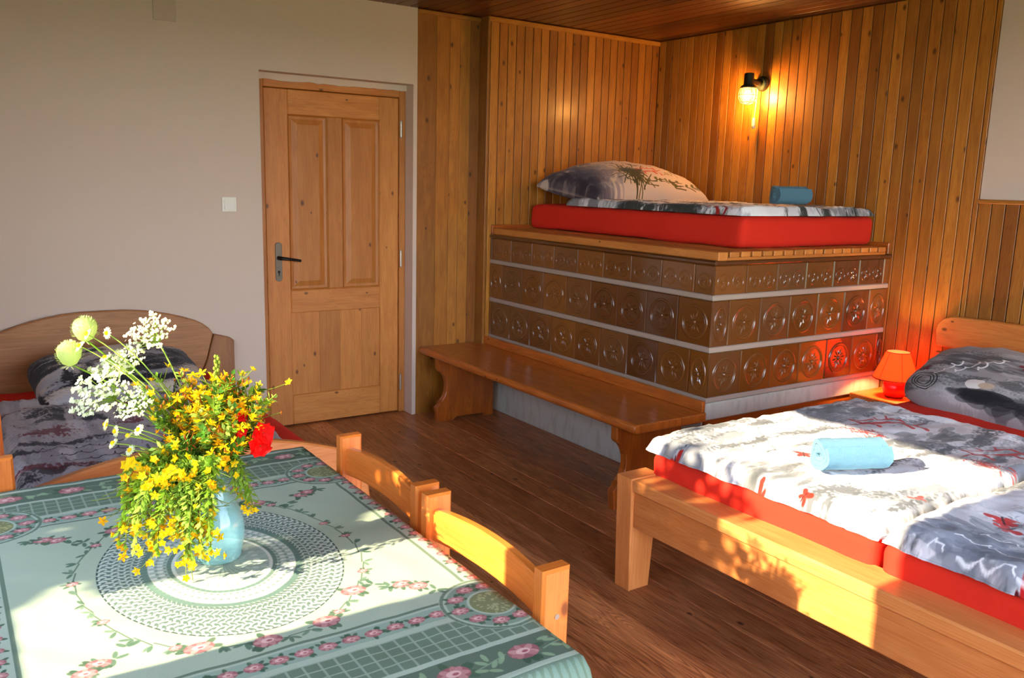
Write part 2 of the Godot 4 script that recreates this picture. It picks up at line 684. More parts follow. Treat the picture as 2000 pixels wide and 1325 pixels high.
func window(called: String, lo: Vector3, hi: Vector3, along: int, mullion: bool) -> void:
	var o := setting(called)
	var t := 0.035
	var b := [lo, hi]
	for e in 2:
		var l := lo
		var h := hi
		if e == 0:
			h.y = lo.y + t
		else:
			l.y = hi.y - t
		bx(o, "window_frame", l, h, M.frame, along)
		l = lo
		h = hi
		if e == 0:
			h[along] = lo[along] + t
		else:
			l[along] = hi[along] - t
		bx(o, "window_frame", l, h, M.frame, 1)
	if mullion:
		var mid: float = (b[0][along] + b[1][along]) * 0.5
		var l2 := lo
		var h2 := hi
		l2[along] = mid - 0.03
		h2[along] = mid + 0.03
		bx(o, "mullion", l2, h2, M.frame, 1)
	var g := mat(Color(1, 1, 1, 0.04), 0.0)
	g.transparency = BaseMaterial3D.TRANSPARENCY_ALPHA
	var across := 2 - along
	var l3 := lo
	var h3 := hi
	var mid2 := (lo[across] + hi[across]) * 0.5
	l3[across] = mid2
	h3[across] = mid2
	var m := mb()
	var o3 := Vector3.ZERO
	o3[across] = 1.0
	var pa := l3
	pa.y = h3.y
	var pb := h3
	pb.y = l3.y
	m.poly([l3, pb, h3, pa], o3)
	part(o, "pane", m.done(), g)


func build_door() -> void:
	var o := setting("door_1")
	var zf := -0.2
	# frame
	bx(o, "door_frame", Vector3(-2.784, 0.0, -0.26), Vector3(-2.733, 1.992, zf + 0.012), M.door[1], 1, 0.004)
	bx(o, "door_frame", Vector3(-1.903, 0.0, -0.26), Vector3(-1.862, 1.992, zf + 0.008), M.door[1], 1, 0.004)
	bx(o, "door_frame", Vector3(-2.733, 1.948, -0.26), Vector3(-1.903, 1.992, zf + 0.012), M.door[0], 0, 0.004)
	# rough plaster edge over the frame
	var fn := FastNoiseLite.new()
	fn.frequency = 9.0
	var up := PackedVector2Array()
	for i in 31:
		var xx := -2.784 + 0.922 * i / 30.0
		up.append(Vector2(xx, 1.992 - 0.006 + 0.008 * fn.get_noise_1d(xx)))
	up.append(Vector2(-1.862, 2.03))
	up.append(Vector2(-2.784, 2.03))
	var ms := mb()
	ms.prism(up, 0, 1, -0.25, zf + 0.02, 0.001)
	part(o, "plaster_edge", ms.done(), M.plaster)
	# leaf: stiles, rails, panels
	var x0 := -2.73
	var x1 := -1.906
	bx(o, "stile", Vector3(x0, 0.008, -0.24), Vector3(-2.592, 1.945, zf), M.door[0], 1, 0.004)
	bx(o, "stile", Vector3(-2.030, 0.008, -0.24), Vector3(x1, 1.945, zf), M.door[2], 1, 0.004)
	bx(o, "rail", Vector3(-2.592, 1.808, -0.24), Vector3(-2.03, 1.945, zf), M.door[2], 0, 0.004)
	bx(o, "rail", Vector3(-2.592, 0.681, -0.24), Vector3(-2.03, 0.815, zf), M.door[0], 0, 0.004)
	bx(o, "rail", Vector3(-2.592, 0.008, -0.24), Vector3(-2.03, 0.188, zf), M.door[2], 0, 0.004)
	bx(o, "mullion", Vector3(-2.36, 0.815, -0.24), Vector3(-2.268, 1.808, zf), M.door[1], 1, 0.004)
	for p in [[-2.592, -2.36], [-2.268, -2.03]]:
		raised_panel(o, Vector3(p[0], 0.815, zf), Vector3(p[1], 1.808, zf))
	var xs := [-2.592, -2.42, -2.29, -2.15, -2.03]
	for i in 4:
		bx(o, "panel_board", Vector3(xs[i], 0.188, -0.235), Vector3(xs[i + 1] - 0.0006, 0.681, zf - 0.008), M.door[i % 3], 1, 0.001)
	for y in [1.764, 0.983, 0.198]:
		var m := mb()
		m.tube([Vector3(-1.895, y - 0.045, zf + 0.012), Vector3(-1.895, y + 0.045, zf + 0.012)], [0.0075, 0.0075], 10)
		m.ball(Vector3(-1.895, y + 0.048, zf + 0.012), Vector3(0.006, 0.006, 0.006))
		m.ball(Vector3(-1.895, y - 0.048, zf + 0.012), Vector3(0.006, 0.006, 0.006))
		part(o, "hinge", m.done(), M.steel)
	# handle plate and lever
	var pl := PackedVector2Array()
	for i in 13:
		var a := PI * i / 12.0
		pl.append(Vector2(-2.663 + 0.02 * cos(a), 1.078 + 0.016 * sin(a)))
	for i in 13:
		var a := PI + PI * i / 12.0
		pl.append(Vector2(-2.663 + 0.02 * cos(a), 0.886 + 0.016 * sin(a)))
	var mp := mb()
	mp.prism(pl, 0, 1, zf, zf + 0.005, 0.0015)
	var worn := mat(Color(0.42, 0.38, 0.33), 0.45)
	worn.metallic = 0.7
	var plate := part(o, "handle_plate", mp.done(), worn)
	var ml := mb()
	ml.tube([Vector3(-2.663, 1.006, zf + 0.004), Vector3(-2.663, 1.006, zf + 0.04), Vector3(-2.655, 1.006, zf + 0.05), Vector3(-2.61, 1.0, zf + 0.052), Vector3(-2.548, 0.99, zf + 0.048)], [0.012, 0.011, 0.010, 0.008, 0.007], 10)
	part(plate, "lever", ml.done(), M.iron)
	var mk := mb()
	mk.ball(Vector3(-2.663, 0.925, zf + 0.005), Vector3(0.008, 0.008, 0.004))
	mk.box(Vector3(-2.663, 0.912, zf + 0.005), Vector3(0.006, 0.02, 0.004), 0.001)
	part(plate, "keyhole", mk.done(), M.iron)


func raised_panel(o: Node, lo: Vector3, hi: Vector3) -> void:
	# moulding steps in from the stiles, then a raised field
	var m := mb()
	var rings := [[0.0, -0.002], [0.008, -0.012], [0.022, -0.014], [0.05, -0.004], [0.052, -0.003]]
	for i in rings.size() - 1:
		var a: float = rings[i][0]
		var b: float = rings[i + 1][0]
		var za: float = lo.z + rings[i][1]
		var zb: float = lo.z + rings[i + 1][1]
		var A := [Vector3(lo.x + a, lo.y + a, za), Vector3(hi.x - a, lo.y + a, za), Vector3(hi.x - a, hi.y - a, za), Vector3(lo.x + a, hi.y - a, za)]
		var B := [Vector3(lo.x + b, lo.y + b, zb), Vector3(hi.x - b, lo.y + b, zb), Vector3(hi.x - b, hi.y - b, zb), Vector3(lo.x + b, hi.y - b, zb)]
		for k in 4:
			m.poly([A[k], A[(k + 1) % 4], B[(k + 1) % 4], B[k]], Vector3(0, 0, 1))
	var e := 0.052
	m.poly([Vector3(lo.x + e, lo.y + e, lo.z - 0.003), Vector3(hi.x - e, lo.y + e, lo.z - 0.003), Vector3(hi.x - e, hi.y - e, lo.z - 0.003), Vector3(lo.x + e, hi.y - e, lo.z - 0.003)], Vector3(0, 0, 1))
	m.box(Vector3((lo.x + hi.x) * 0.5, (lo.y + hi.y) * 0.5, lo.z - 0.03), Vector3(hi.x - lo.x, hi.y - lo.y, 0.012), 0.0)
	part(o, "panel", m.done(), M.door[1])


# ------------------------------------------------------------------ tiled stove
func rosette(m: MB, cx: float, cy: float, r: float, sx := 1.0) -> void:
	# a raised ring and a star of petals on the face z = 0
	var seg := 28
	for band in [[r, r * 0.09], [r * 0.86, r * 0.03]]:
		var p := []
		var t := []
		for i in seg + 1:
			var a := TAU * i / seg
			var row := []
			var tr := []
			for j in 5:
				var q := -PI * 0.5 + PI * j / 4.0
				var rr: float = band[0] + band[1] * sin(q)
				row.append(Vector3(cx + sx * rr * cos(a), cy + rr * sin(a), band[1] * cos(q) * 0.7))
				tr.append(Vector2.ZERO)
			p.append(row)
			t.append(tr)
		m.grid(p, t, true)
	for i in 12:
		var a := TAU * (i + 0.3) / 12
		var long := 0.76 if i % 2 == 0 else 0.56
		var d := Vector3(cos(a) * sx, sin(a), 0)
		var s := Vector3(-sin(a) * sx, cos(a), 0)
		var c := Vector3(cx, cy, 0)
		var a0 := c + d * r * 0.16
		var a1 := c + d * r * long
		var mid := c + d * r * 0.42 + Vector3(0, 0, r * 0.07)
		var l := c + d * r * 0.42 + s * r * 0.075
		var rgt := c + d * r * 0.42 - s * r * 0.075
		for tri in [[a0, l, mid], [l, a1, mid], [a1, rgt, mid], [rgt, a0, mid]]:
			m.poly(tri, Vector3(0, 0, 1))
	m.ball(Vector3(cx, cy, 0), Vector3(r * 0.16 * sx, r * 0.16, r * 0.12), 10, 6)


func tile_mesh(w: float, h: float, kind: int) -> ArrayMesh:
	# front face at z = 0; slightly pillowed edges
	var m := mb(1, false)
	m.box(Vector3(0, 0, -0.011), Vector3(w - 0.003, h - 0.001, 0.022), 0.004)
	if kind == 1:
		rosette(m, 0, -h * 0.01, minf(h, 0.21) * 0.37, clampf(w / 0.22, 0.25, 1.0))
	elif kind == 2:
		rosette(m, -w * 0.23, -h * 0.06, 0.037)
		rosette(m, w * 0.23, -h * 0.06, 0.037)
	elif kind == 3:
		rosette(m, 0, -h * 0.06, 0.037)
	return m.done()


func build_stove() -> void:
	var o := thing("tiled_stove", "large brown glazed tile stove in the panelled corner with rosette tiles", "stove")
	var W := 1.361
	var Z := 1.907
	var rows := [[0.982, 1.118], [0.739, 0.956], [0.499, 0.712]]
	bx(o, "core", Vector3(-W + 0.022, 0.40, 0.0), Vector3(-0.001, 1.118, Z - 0.022), M.brick, 1, 0.0)
	for y in [[0.956, 0.982], [0.712, 0.739], [0.475, 0.499]]:
		bx(o, "band", Vector3(-W + 0.002, y[0], 0.0), Vector3(-0.001, y[1], Z - 0.002), M.strip, 0, 0.004, "pale grey band between tile rows")
	bx(o, "plinth", Vector3(-W - 0.004, 0.392, 0.0), Vector3(-0.001, 0.475, Z + 0.006), M.lime, 0, 0.006, "whitewashed plinth")
	bx(o, "base", Vector3(-1.33, 0.0, 0.0), Vector3(-0.001, 0.392, Z - 0.05), M.lime, 0, 0.004, "whitewashed base")
	bx(o, "base_panel", Vector3(-1.325, 0.0, Z - 0.05), Vector3(-0.001, 0.392, Z - 0.03), M.bench[1], 0, 0.003, "brown wooden panel")
	bx(o, "rim", Vector3(-W - 0.006, 1.118, 0.0), Vector3(-0.001, 1.140, Z + 0.006), M.tile[3], 0, 0.006)
	bx(o, "wall_board", Vector3(-W + 0.005, 1.140, 0.001), Vector3(-0.001, 1.20, 0.022), M.bench[1], 0, 0.003)
	bx(o, "wall_board", Vector3(-0.024, 1.140, 0.024), Vector3(-0.001, 1.20, Z - 0.01), M.bench[1], 2, 0.003)
	var cache := {}
	for side in 2:   # 0: long face towards the bench, 1: face towards the double bed
		for r in 3:
			var y0: float = rows[r][0]
			var y1: float = rows[r][1]
			var total := Z - 0.003 if side == 0 else W - 0.003
			var half := (r != 1) == (side == 0)
			var pitch := 0.2195 if side == 0 else 0.2165
			var s := 0.0
			var first := true
			while s < total - 0.012:
				var w := pitch
				if first and half:
					w = 0.125 if side == 0 else 0.112
				first = false
				w = minf(w, total - s)
				var kind := 1
				if r == 0:
					kind = 2 if w > 0.19 else (3 if w > 0.09 else 0)
				elif w < 0.055:
					kind = 0
				var key := "%.3f_%d_%d" % [w, r, kind]
				if not cache.has(key):
					cache[key] = tile_mesh(w, y1 - y0, kind)
				var t := part(o, "tile", cache[key], pick(M.tile))
				var c := s + w * 0.5
				if side == 0:
					t.position = Vector3(-W, (y0 + y1) * 0.5, Z - c)
					t.rotation.y = -PI * 0.5
				else:
					t.position = Vector3(-W + c, (y0 + y1) * 0.5, Z)
				s += w


func build_bench() -> void:
	var o := thing("wooden_bench", "long varnished pine bench along the foot of the tiled stove", "bench")
	var m := mb(2)
	var pr := PackedVector2Array()   # seat section with rounded front edge
	for i in 9:
		var a := PI * 0.5 + PI * i / 8.0
		pr.append(Vector2(-1.80 + 0.018 * cos(a), 0.414 + 0.021 * sin(a)))
	pr.append(Vector2(-1.372, 0.393))
	pr.append(Vector2(-1.372, 0.435))
	m.prism(pr, 0, 1, -0.09, 1.925, 0.005)
	part(o, "seat", m.done(), M.bench[0])
	bx(o, "back_board", Vector3(-1.39, 0.435, -0.085), Vector3(-1.368, 0.488, 1.912), M.bench[0], 2, 0.004)
	for z in [0.12, 1.778]:
		var f := PackedVector2Array()
		for q in [[-1.80, 0.0], [-1.81, 0.09], [-1.785, 0.115]]:
			f.append(Vector2(q[0], q[1]))
		for i in 9:
			var a := -PI * 0.42 + PI * 0.84 * i / 8.0
			f.append(Vector2(-1.815 + 0.075 * cos(a), 0.22 + 0.105 * sin(a)))
		for q in [[-1.805, 0.335], [-1.805, 0.393], [-1.40, 0.393], [-1.40, 0.0], [-1.46, 0.0], [-1.475, 0.018], [-1.67, 0.018], [-1.69, 0.0]]:
			f.append(Vector2(q[0], q[1]))
		var ml := mb(1)
		ml.prism(f, 0, 1, z - 0.022, z + 0.022, 0.004)
		part(o, "leg", ml.done(), M.bench[1])
	bx(o, "stretcher", Vector3(-1.60, 0.31, 0.142), Vector3(-1.565, 0.392, 1.768), M.bench[1], 2, 0.004)


# ------------------------------------------------------------------ soft things
func slab_cloth(x0: float, x1: float, z0: float, z1: float, y: float, th: float, sd: int, over: Rect2, droop := 1.0, rad := 0.05, amp := 0.012, uvr := Rect2()) -> ArrayMesh:
	# a quilt lying on a mattress whose top is `over` (x, z, size); it sinks where it passes the edge
	var f := FastNoiseLite.new()
	f.seed = sd
	f.frequency = 2.6
	f.fractal_octaves = 3
	var g := FastNoiseLite.new()
	g.seed = sd + 5
	g.frequency = 7.0
	g.fractal_type = FastNoiseLite.FRACTAL_RIDGED
	g.fractal_octaves = 2
	var nx := 72
	var nz := 56
	var top := []
	var bot := []
	var uvs := []
	for i in nx + 1:
		var rt := []
		var rb := []
		var ru := []
		var s := 0.5 - 0.5 * cos(PI * i / nx)
		s = lerpf(s, float(i) / nx, 0.7)
		for j in nz + 1:
			var t := 0.5 - 0.5 * cos(PI * j / nz)
			t = lerpf(t, float(j) / nz, 0.7)
			var x := lerpf(x0, x1, s)
			var z := lerpf(z0, z1, t)
			var dx := minf(x - x0, x1 - x)
			var dz := minf(z - z0, z1 - z)
			# wavy outline
			var wob := 0.012 * f.get_noise_2d(x * 3.0, z * 3.0)
			x += wob * (1.0 if dx < 0.1 else 0.0)
			z += wob * (1.0 if dz < 0.1 else 0.0)
			var ex := sqrt(maxf(0.0, 1.0 - pow(1.0 - minf(dx / rad, 1.0), 2.0)))
			var ez := sqrt(maxf(0.0, 1.0 - pow(1.0 - minf(dz / rad, 1.0), 2.0)))
			var e := ex * ez
			var out := Vector2(maxf(maxf(over.position.x - x, x - over.end.x), 0.0), maxf(maxf(over.position.y - z, z - over.end.y), 0.0))
			var sink := droop * out.length()
			var lump := amp * (f.get_noise_2d(x, z) + 0.5 * g.get_noise_2d(x, z))
			rt.append(Vector3(x, y - sink + th * e + lump * e, z))
			rb.append(Vector3(x, y - sink + 0.002 + 0.004 * (1.0 - e), z))
			ru.append(Vector2(s, t) if uvr.size.x == 0.0 else Vector2((x - uvr.position.x) / uvr.size.x, (z - uvr.position.y) / uvr.size.y))
		top.append(rt)
		bot.append(rb)
		uvs.append(ru)
	var m := mb(1, false)
	m.grid(top, uvs, true)
	m.grid(bot, uvs)
	return m.done()


func pillow_mesh(w: float, d: float, th: float, sd: int, corner := 0.0) -> ArrayMesh:
	# lies in x (w) and z (d), thick along y; pinched corners
	var f := FastNoiseLite.new()
	f.seed = sd
	f.frequency = 4.0
	var k := 32
	var top := []
	var bot := []
	var uvs := []
	for i in k + 1:
		var a := []
		var b := []
		var u := []
		for j in k + 1:
			var s := sin((float(i) / k - 0.5) * PI)
			var t := sin((float(j) / k - 0.5) * PI)
			var e := pow(maxf(0.0, (1.0 - s * s) * (1.0 - t * t)), 0.33)
			var pin := 1.0 - 0.07 * (1.0 - s * s) * t * t - corner * pow(s, 4.0)
			var pin2 := 1.0 - 0.07 * (1.0 - t * t) * s * s - corner * pow(t, 4.0)
			var x := s * w * 0.5 * pin2
			var z := t * d * 0.5 * pin
			var lump := 0.02 * f.get_noise_2d(x * 2.0, z * 2.0) * e + 0.006 * f.get_noise_2d(x * 9.0, z * 9.0) * e
			a.append(Vector3(x, th * 0.62 * e + lump, z))
			b.append(Vector3(x, -th * 0.18 * e, z))
			u.append(Vector2(s * 0.5 + 0.5, t * 0.5 + 0.5))
		top.append(a)
		bot.append(b)
		uvs.append(u)
	var m := mb(1, false)
	m.grid(top, uvs, true)
	m.grid(bot, uvs)
	return m.done()


func roll_mesh(r: float, length: float) -> ArrayMesh:
	# rolled towel along x: a spiral band with thickness
	var m := mb(1, false)
	var turns := 3.2
	var k := 90
	var t := r * 0.26
	var rows_o := []
	var rows_i := []
	var uv := []
	var f := FastNoiseLite.new()
	f.frequency = 18.0
	for i in k + 1:
		var q := float(i) / k
		var a := -q * turns * TAU + 0.6
		var rr := r * (1.0 - 0.84 * q)
		var ro := []
		var ri := []
		var tu := []
		for j in 13:
			var x := (float(j) / 12 - 0.5) * length
			var edge := 0.004 * f.get_noise_2d(rr * 40.0, float(j))
			var end := 0.006 * sin(q * 40.0) * (1.0 if j == 0 or j == 12 else 0.0)
			var sag := 0.93 if sin(a) < 0.0 else 1.0
			ro.append(Vector3(x + end, (rr + edge) * sin(a) * sag, (rr + edge) * cos(a)))
			ri.append(Vector3(x + end, (rr - t * 0.92) * sin(a) * sag, (rr - t * 0.92) * cos(a)))
			tu.append(Vector2(q, float(j) / 12))
		rows_o.append(ro)
		rows_i.append(ri)
		uv.append(tu)
	m.grid(rows_o, uv)
	m.grid(rows_i, uv, true)
	for e in [0, 12]:
		var strip := []
		var st := []
		for i in k + 1:
			strip.append([rows_o[i][e], rows_i[i][e]])
			st.append([Vector2.ZERO, Vector2.ZERO])
		m.grid(strip, st, e == 12)
	for i in 12:
		m.poly([rows_o[0][i], rows_o[0][i + 1], rows_i[0][i + 1], rows_i[0][i]], Vector3(0, 1, 0))
	return m.done()


func cloth_mat(tex: Texture2D) -> StandardMaterial3D:
	var m := mat(Color(1, 1, 1), 0.85, 0.25)
	m.albedo_texture = tex
	m.rim_enabled = true
	m.rim = 0.25
	m.rim_tint = 0.5
	return m


# painterly bedding print; ppm: pixels per metre; sx runs along u (x of the cloth), sy along v
func smear(p: Pic, sd: int, lo: float, hi: float, c: Color, a: float, horiz := true) -> void:
	var n1 := noise_map(p.w, p.h, 8 if horiz else 2, 2 if horiz else 8, 0.02, sd, 4)
	var n2 := noise_map(p.w, p.h, 1, 1, 0.09, sd + 3, 3)
	for y in p.h:
		for x in p.w:
			var i := y * p.w + x
			var t := n1[i] / 255.0 * 0.78 + n2[i] / 255.0 * 0.22
			if t > lo:
				p.put(x, y, c, a * clampf((t - lo) / (hi - lo), 0.0, 1.0))


func branch_motif(p: Pic, x: float, y: float, s: float, dir: float, c: Color, tall := 1.0) -> void:
	# a red garden bench with twigs
	var cs := cos(dir)
	var sn := sin(dir)
	for q in [[-0.5, 0.1, 0.5, 0.0, 7], [-0.5, 0.1, -0.62, -0.25, 5], [0.5, 0.0, 0.42, -0.32, 6], [0.42, -0.32, -0.1, -0.18, 4], [0.25, 0.02, 0.3, 0.42, 8], [0.5, 0.0, 0.56, 0.45, 8], [-0.35, 0.08, -0.3, 0.4, 6], [-0.62, -0.25, -0.2, -0.2, 4], [-0.75, 0.15, -0.5, 0.1, 3], [0.56, -0.1, 0.8, -0.2, 3], [-0.1, -0.18, -0.2, -0.4, 3], [0.1, -0.22, 0.15, -0.42, 3]]:
		p.line(x + s * (q[0] * cs - q[1] * sn), y + tall * s * (q[0] * sn + q[1] * cs), x + s * (q[2] * cs - q[3] * sn), y + tall * s * (q[2] * sn + q[3] * cs), q[4] * s / 70.0, c, 0.92)


func butterfly(p: Pic, x: float, y: float, s: float, rot: float, c: Color) -> void:
	for q in [[-0.5, -0.3, 0.55, 0.3, 0.5], [0.5, -0.3, 0.55, 0.3, -0.5], [-0.35, 0.3, 0.36, 0.22, -0.6], [0.35, 0.3, 0.36, 0.22, 0.6]]:
		var v2 := Vector2(q[0], q[1]).rotated(rot) * s
		p.oval(x + v2.x, y + v2.y, q[2] * s, q[3] * s, c, 0.95, rot + q[4])
	var d := Vector2(0, 0.5).rotated(rot) * s
	p.line(x - d.x, y - d.y, x + d.x, y + d.y, s * 0.14, c.darkened(0.6))


func script_line(p: Pic, x: float, y: float, length: float, size: float, rot: float, c: Color, sd: int, wd := 2.0) -> void:
	# loose handwriting: loops and up-strokes
	var r := RandomNumberGenerator.new()
	r.seed = sd
	var pos := 0.0
	var last := Vector2(x, y)
	var ph := 0.0
	while pos < length:
		var step := size * 0.06
		ph += r.randf_range(0.35, 0.55)
		var amp := size * (0.5 if sin(ph * 0.23 + sd) > 0.55 else 0.24)
		var q := Vector2(pos + size * 0.18 * sin(ph * 1.0 + 1.2), -amp * (0.5 + 0.5 * sin(ph))).rotated(rot) + Vector2(x, y)
		if r.randf() > 0.03:
			p.line(last.x, last.y, q.x, q.y, wd, c, 0.85)
		else:
			pos += size * 0.4
		last = q
		pos += step


func light_print(sd: int, second: bool) -> ImageTexture:
	# u along x from foot (0) to head (1.8 m), v along z (1.0 m): 560 pixels a metre
	var p := Pic.new(1008, 560, Color(0.87, 0.87, 0.88))
	var K := 560.0
	smear(p, sd, 0.52, 0.72, Color(0.52, 0.53, 0.55), 0.9)
	smear(p, sd + 20, 0.57, 0.70, Color(0.30, 0.31, 0.32), 0.85)
	smear(p, sd + 40, 0.62, 0.7, Color(0.97, 0.97, 0.97), 0.9, false)
	var red := Color(0.74, 0.10, 0.10)
	var ink := Color(0.22, 0.23, 0.24)
	var at := func(x: float, z: float) -> Vector2:
		return Vector2((x + 2.26) * K, (z - (3.36 if second else 2.36)) * K)
	var r := RandomNumberGenerator.new()
	r.seed = sd
	if not second:
		for q in [[-1.50, 2.93, 0.17, 0.07], [-1.25, 2.97, 0.15, 0.05], [-1.22, 2.49, 0.16, 0.045], [-1.92, 2.44, 0.20, 0.05], [-2.1, 2.9, 0.10, 0.14]]:
			var c: Vector2 = at.call(q[0], q[1])
			for i in 26:
				var e := Vector2(r.randfn() * q[2] * 0.45, r.randfn() * q[3] * 0.5) * K
				p.oval(c.x + e.x, c.y + e.y, r.randf_range(8, 34), r.randf_range(5, 12), Color(0.30, 0.31, 0.31).lerp(Color(0.5, 0.5, 0.5), r.randf()), 0.5, r.randf_range(-0.5, 0.5))
		for q in [[-1.47, 2.79, 0.05, 0.09], [-1.44, 3.24, 0.04, 0.09]]:
			var c: Vector2 = at.call(q[0], q[1])
			for i in 60:
				var e := Vector2(r.randfn() * q[2] * 0.5, r.randfn() * q[3] * 0.5) * K
				p.line(c.x + e.x, c.y + e.y, c.x + e.x + r.randf_range(-9, 9), c.y + e.y + r.randf_range(4, 16), 3.0, red.lerp(Color(0.85, 0.3, 0.25), r.randf()), 0.8)
		var b1: Vector2 = at.call(-1.26, 2.75)
		branch_motif(p, b1.x, b1.y, 112, 0.6, red)
		var b2: Vector2 = at.call(-1.27, 3.18)
		branch_motif(p, b2.x, b2.y, 100, 0.6, red)
		for q in [[-1.88, 2.84, 20, 0.8], [-2.2, 2.92, 16, 0.4], [-2.22, 3.03, 17, 1.2], [-2.17, 3.07, 14, 2.0], [-1.92, 3.28, 16, 0.3], [-2.2, 2.55, 15, 1.0], [-2.23, 2.42, 13, 0.2]]:
			var c: Vector2 = at.call(q[0], q[1])
			butterfly(p, c.x, c.y, q[2], q[3], Color(0.72, 0.15, 0.10))
		for q in [[-0.975, 2.53], [-0.91, 3.0]]:
			var c: Vector2 = at.call(q[0], q[1])
			for k in 3:
				p.ring(c.x, c.y, 34 - k * 9, 34 - k * 9, 2.0, ink, 0.55)
		for i in 14:
			var c: Vector2 = at.call(r.randf_range(-2.0, -1.4), r.randf_range(2.5, 3.3))
			for k in 14:
				p.line(c.x, c.y, c.x + r.randfn() * 26, c.y + r.randfn() * 26, 1.2, ink, 0.45)
	else:
		for q in [[-1.91, 3.52, 26, 0.9], [-1.96, 3.55, 22, 2.1], [-2.2, 3.72, 24, 0.3], [-1.2, 3.7, 22, 0.3]]:
			var c: Vector2 = at.call(q[0], q[1])
			butterfly(p, c.x, c.y, q[2], q[3], Color(0.78, 0.10, 0.10))
		for q in [[-2.12, 3.55, 0.12, 0.15], [-1.9, 3.7, 0.2, 0.1]]:
			var c: Vector2 = at.call(q[0], q[1])
			for i in 66:
				var e := Vector2(r.randfn() * q[2] * 0.5, r.randfn() * q[3] * 0.5) * K
				p.oval(c.x + e.x, c.y + e.y, r.randf_range(5, 12), r.randf_range(10, 38), Color(0.36, 0.38, 0.42).lerp(Color(0.6, 0.62, 0.66), r.randf()), 0.5, r.randf_range(-0.4, 0.4))
		for k in 4:
			script_line(p, 8 + k * 34, 40 + k * 20, 260, 34, PI * 0.5, Color(0.95, 0.95, 0.95), sd + k, 2.4)
	return p.texture()


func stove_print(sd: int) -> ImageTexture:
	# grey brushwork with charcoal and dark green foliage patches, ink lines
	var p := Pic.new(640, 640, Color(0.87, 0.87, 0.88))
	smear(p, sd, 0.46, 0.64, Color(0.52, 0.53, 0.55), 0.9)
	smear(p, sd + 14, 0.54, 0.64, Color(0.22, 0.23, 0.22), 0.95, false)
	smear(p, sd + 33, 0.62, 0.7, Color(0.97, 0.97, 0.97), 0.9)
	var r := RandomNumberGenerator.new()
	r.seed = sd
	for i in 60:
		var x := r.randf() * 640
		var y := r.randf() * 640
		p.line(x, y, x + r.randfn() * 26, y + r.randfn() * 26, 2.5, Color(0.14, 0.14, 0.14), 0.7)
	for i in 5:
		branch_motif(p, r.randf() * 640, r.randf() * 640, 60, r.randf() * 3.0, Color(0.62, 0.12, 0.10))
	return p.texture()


func dark_print(sd: int) -> ImageTexture:
	var p := Pic.new(640, 640, Color(0.68, 0.66, 0.67))
	smear(p, sd, 0.40, 0.6, Color(0.56, 0.55, 0.57), 0.8, false)
	smear(p, sd + 10, 0.60, 0.70, Color(0.13, 0.13, 0.15), 0.9)
	smear(p, sd + 30, 0.58, 0.70, Color(0.80, 0.78, 0.78), 0.8, false)
	smear(p, sd + 50, 0.68, 0.75, Color(0.35, 0.05, 0.08), 0.7)
	var r := RandomNumberGenerator.new()
	r.seed = sd
	for k in 7:   # brick-like brush marks and inked strokes
		var x := r.randf_range(300, 600)
		var y := r.randf_range(250, 620)
		p.line(x, y, x + r.randf_range(-90, 90), y + r.randf_range(-8, 8), r.randf_range(6, 16), Color(0.12, 0.12, 0.14), 0.55)
		p.line(x, y, x + r.randf_range(-8, 8), y + r.randf_range(-70, 70), r.randf_range(5, 12), Color(0.13, 0.13, 0.15), 0.55)
	for k in 6:
		script_line(p, 60 + k * 14, 330 + k * 34, 200, 26, 0.0, Color(0.08, 0.08, 0.09), sd + k, 2.2)
	return p.texture()


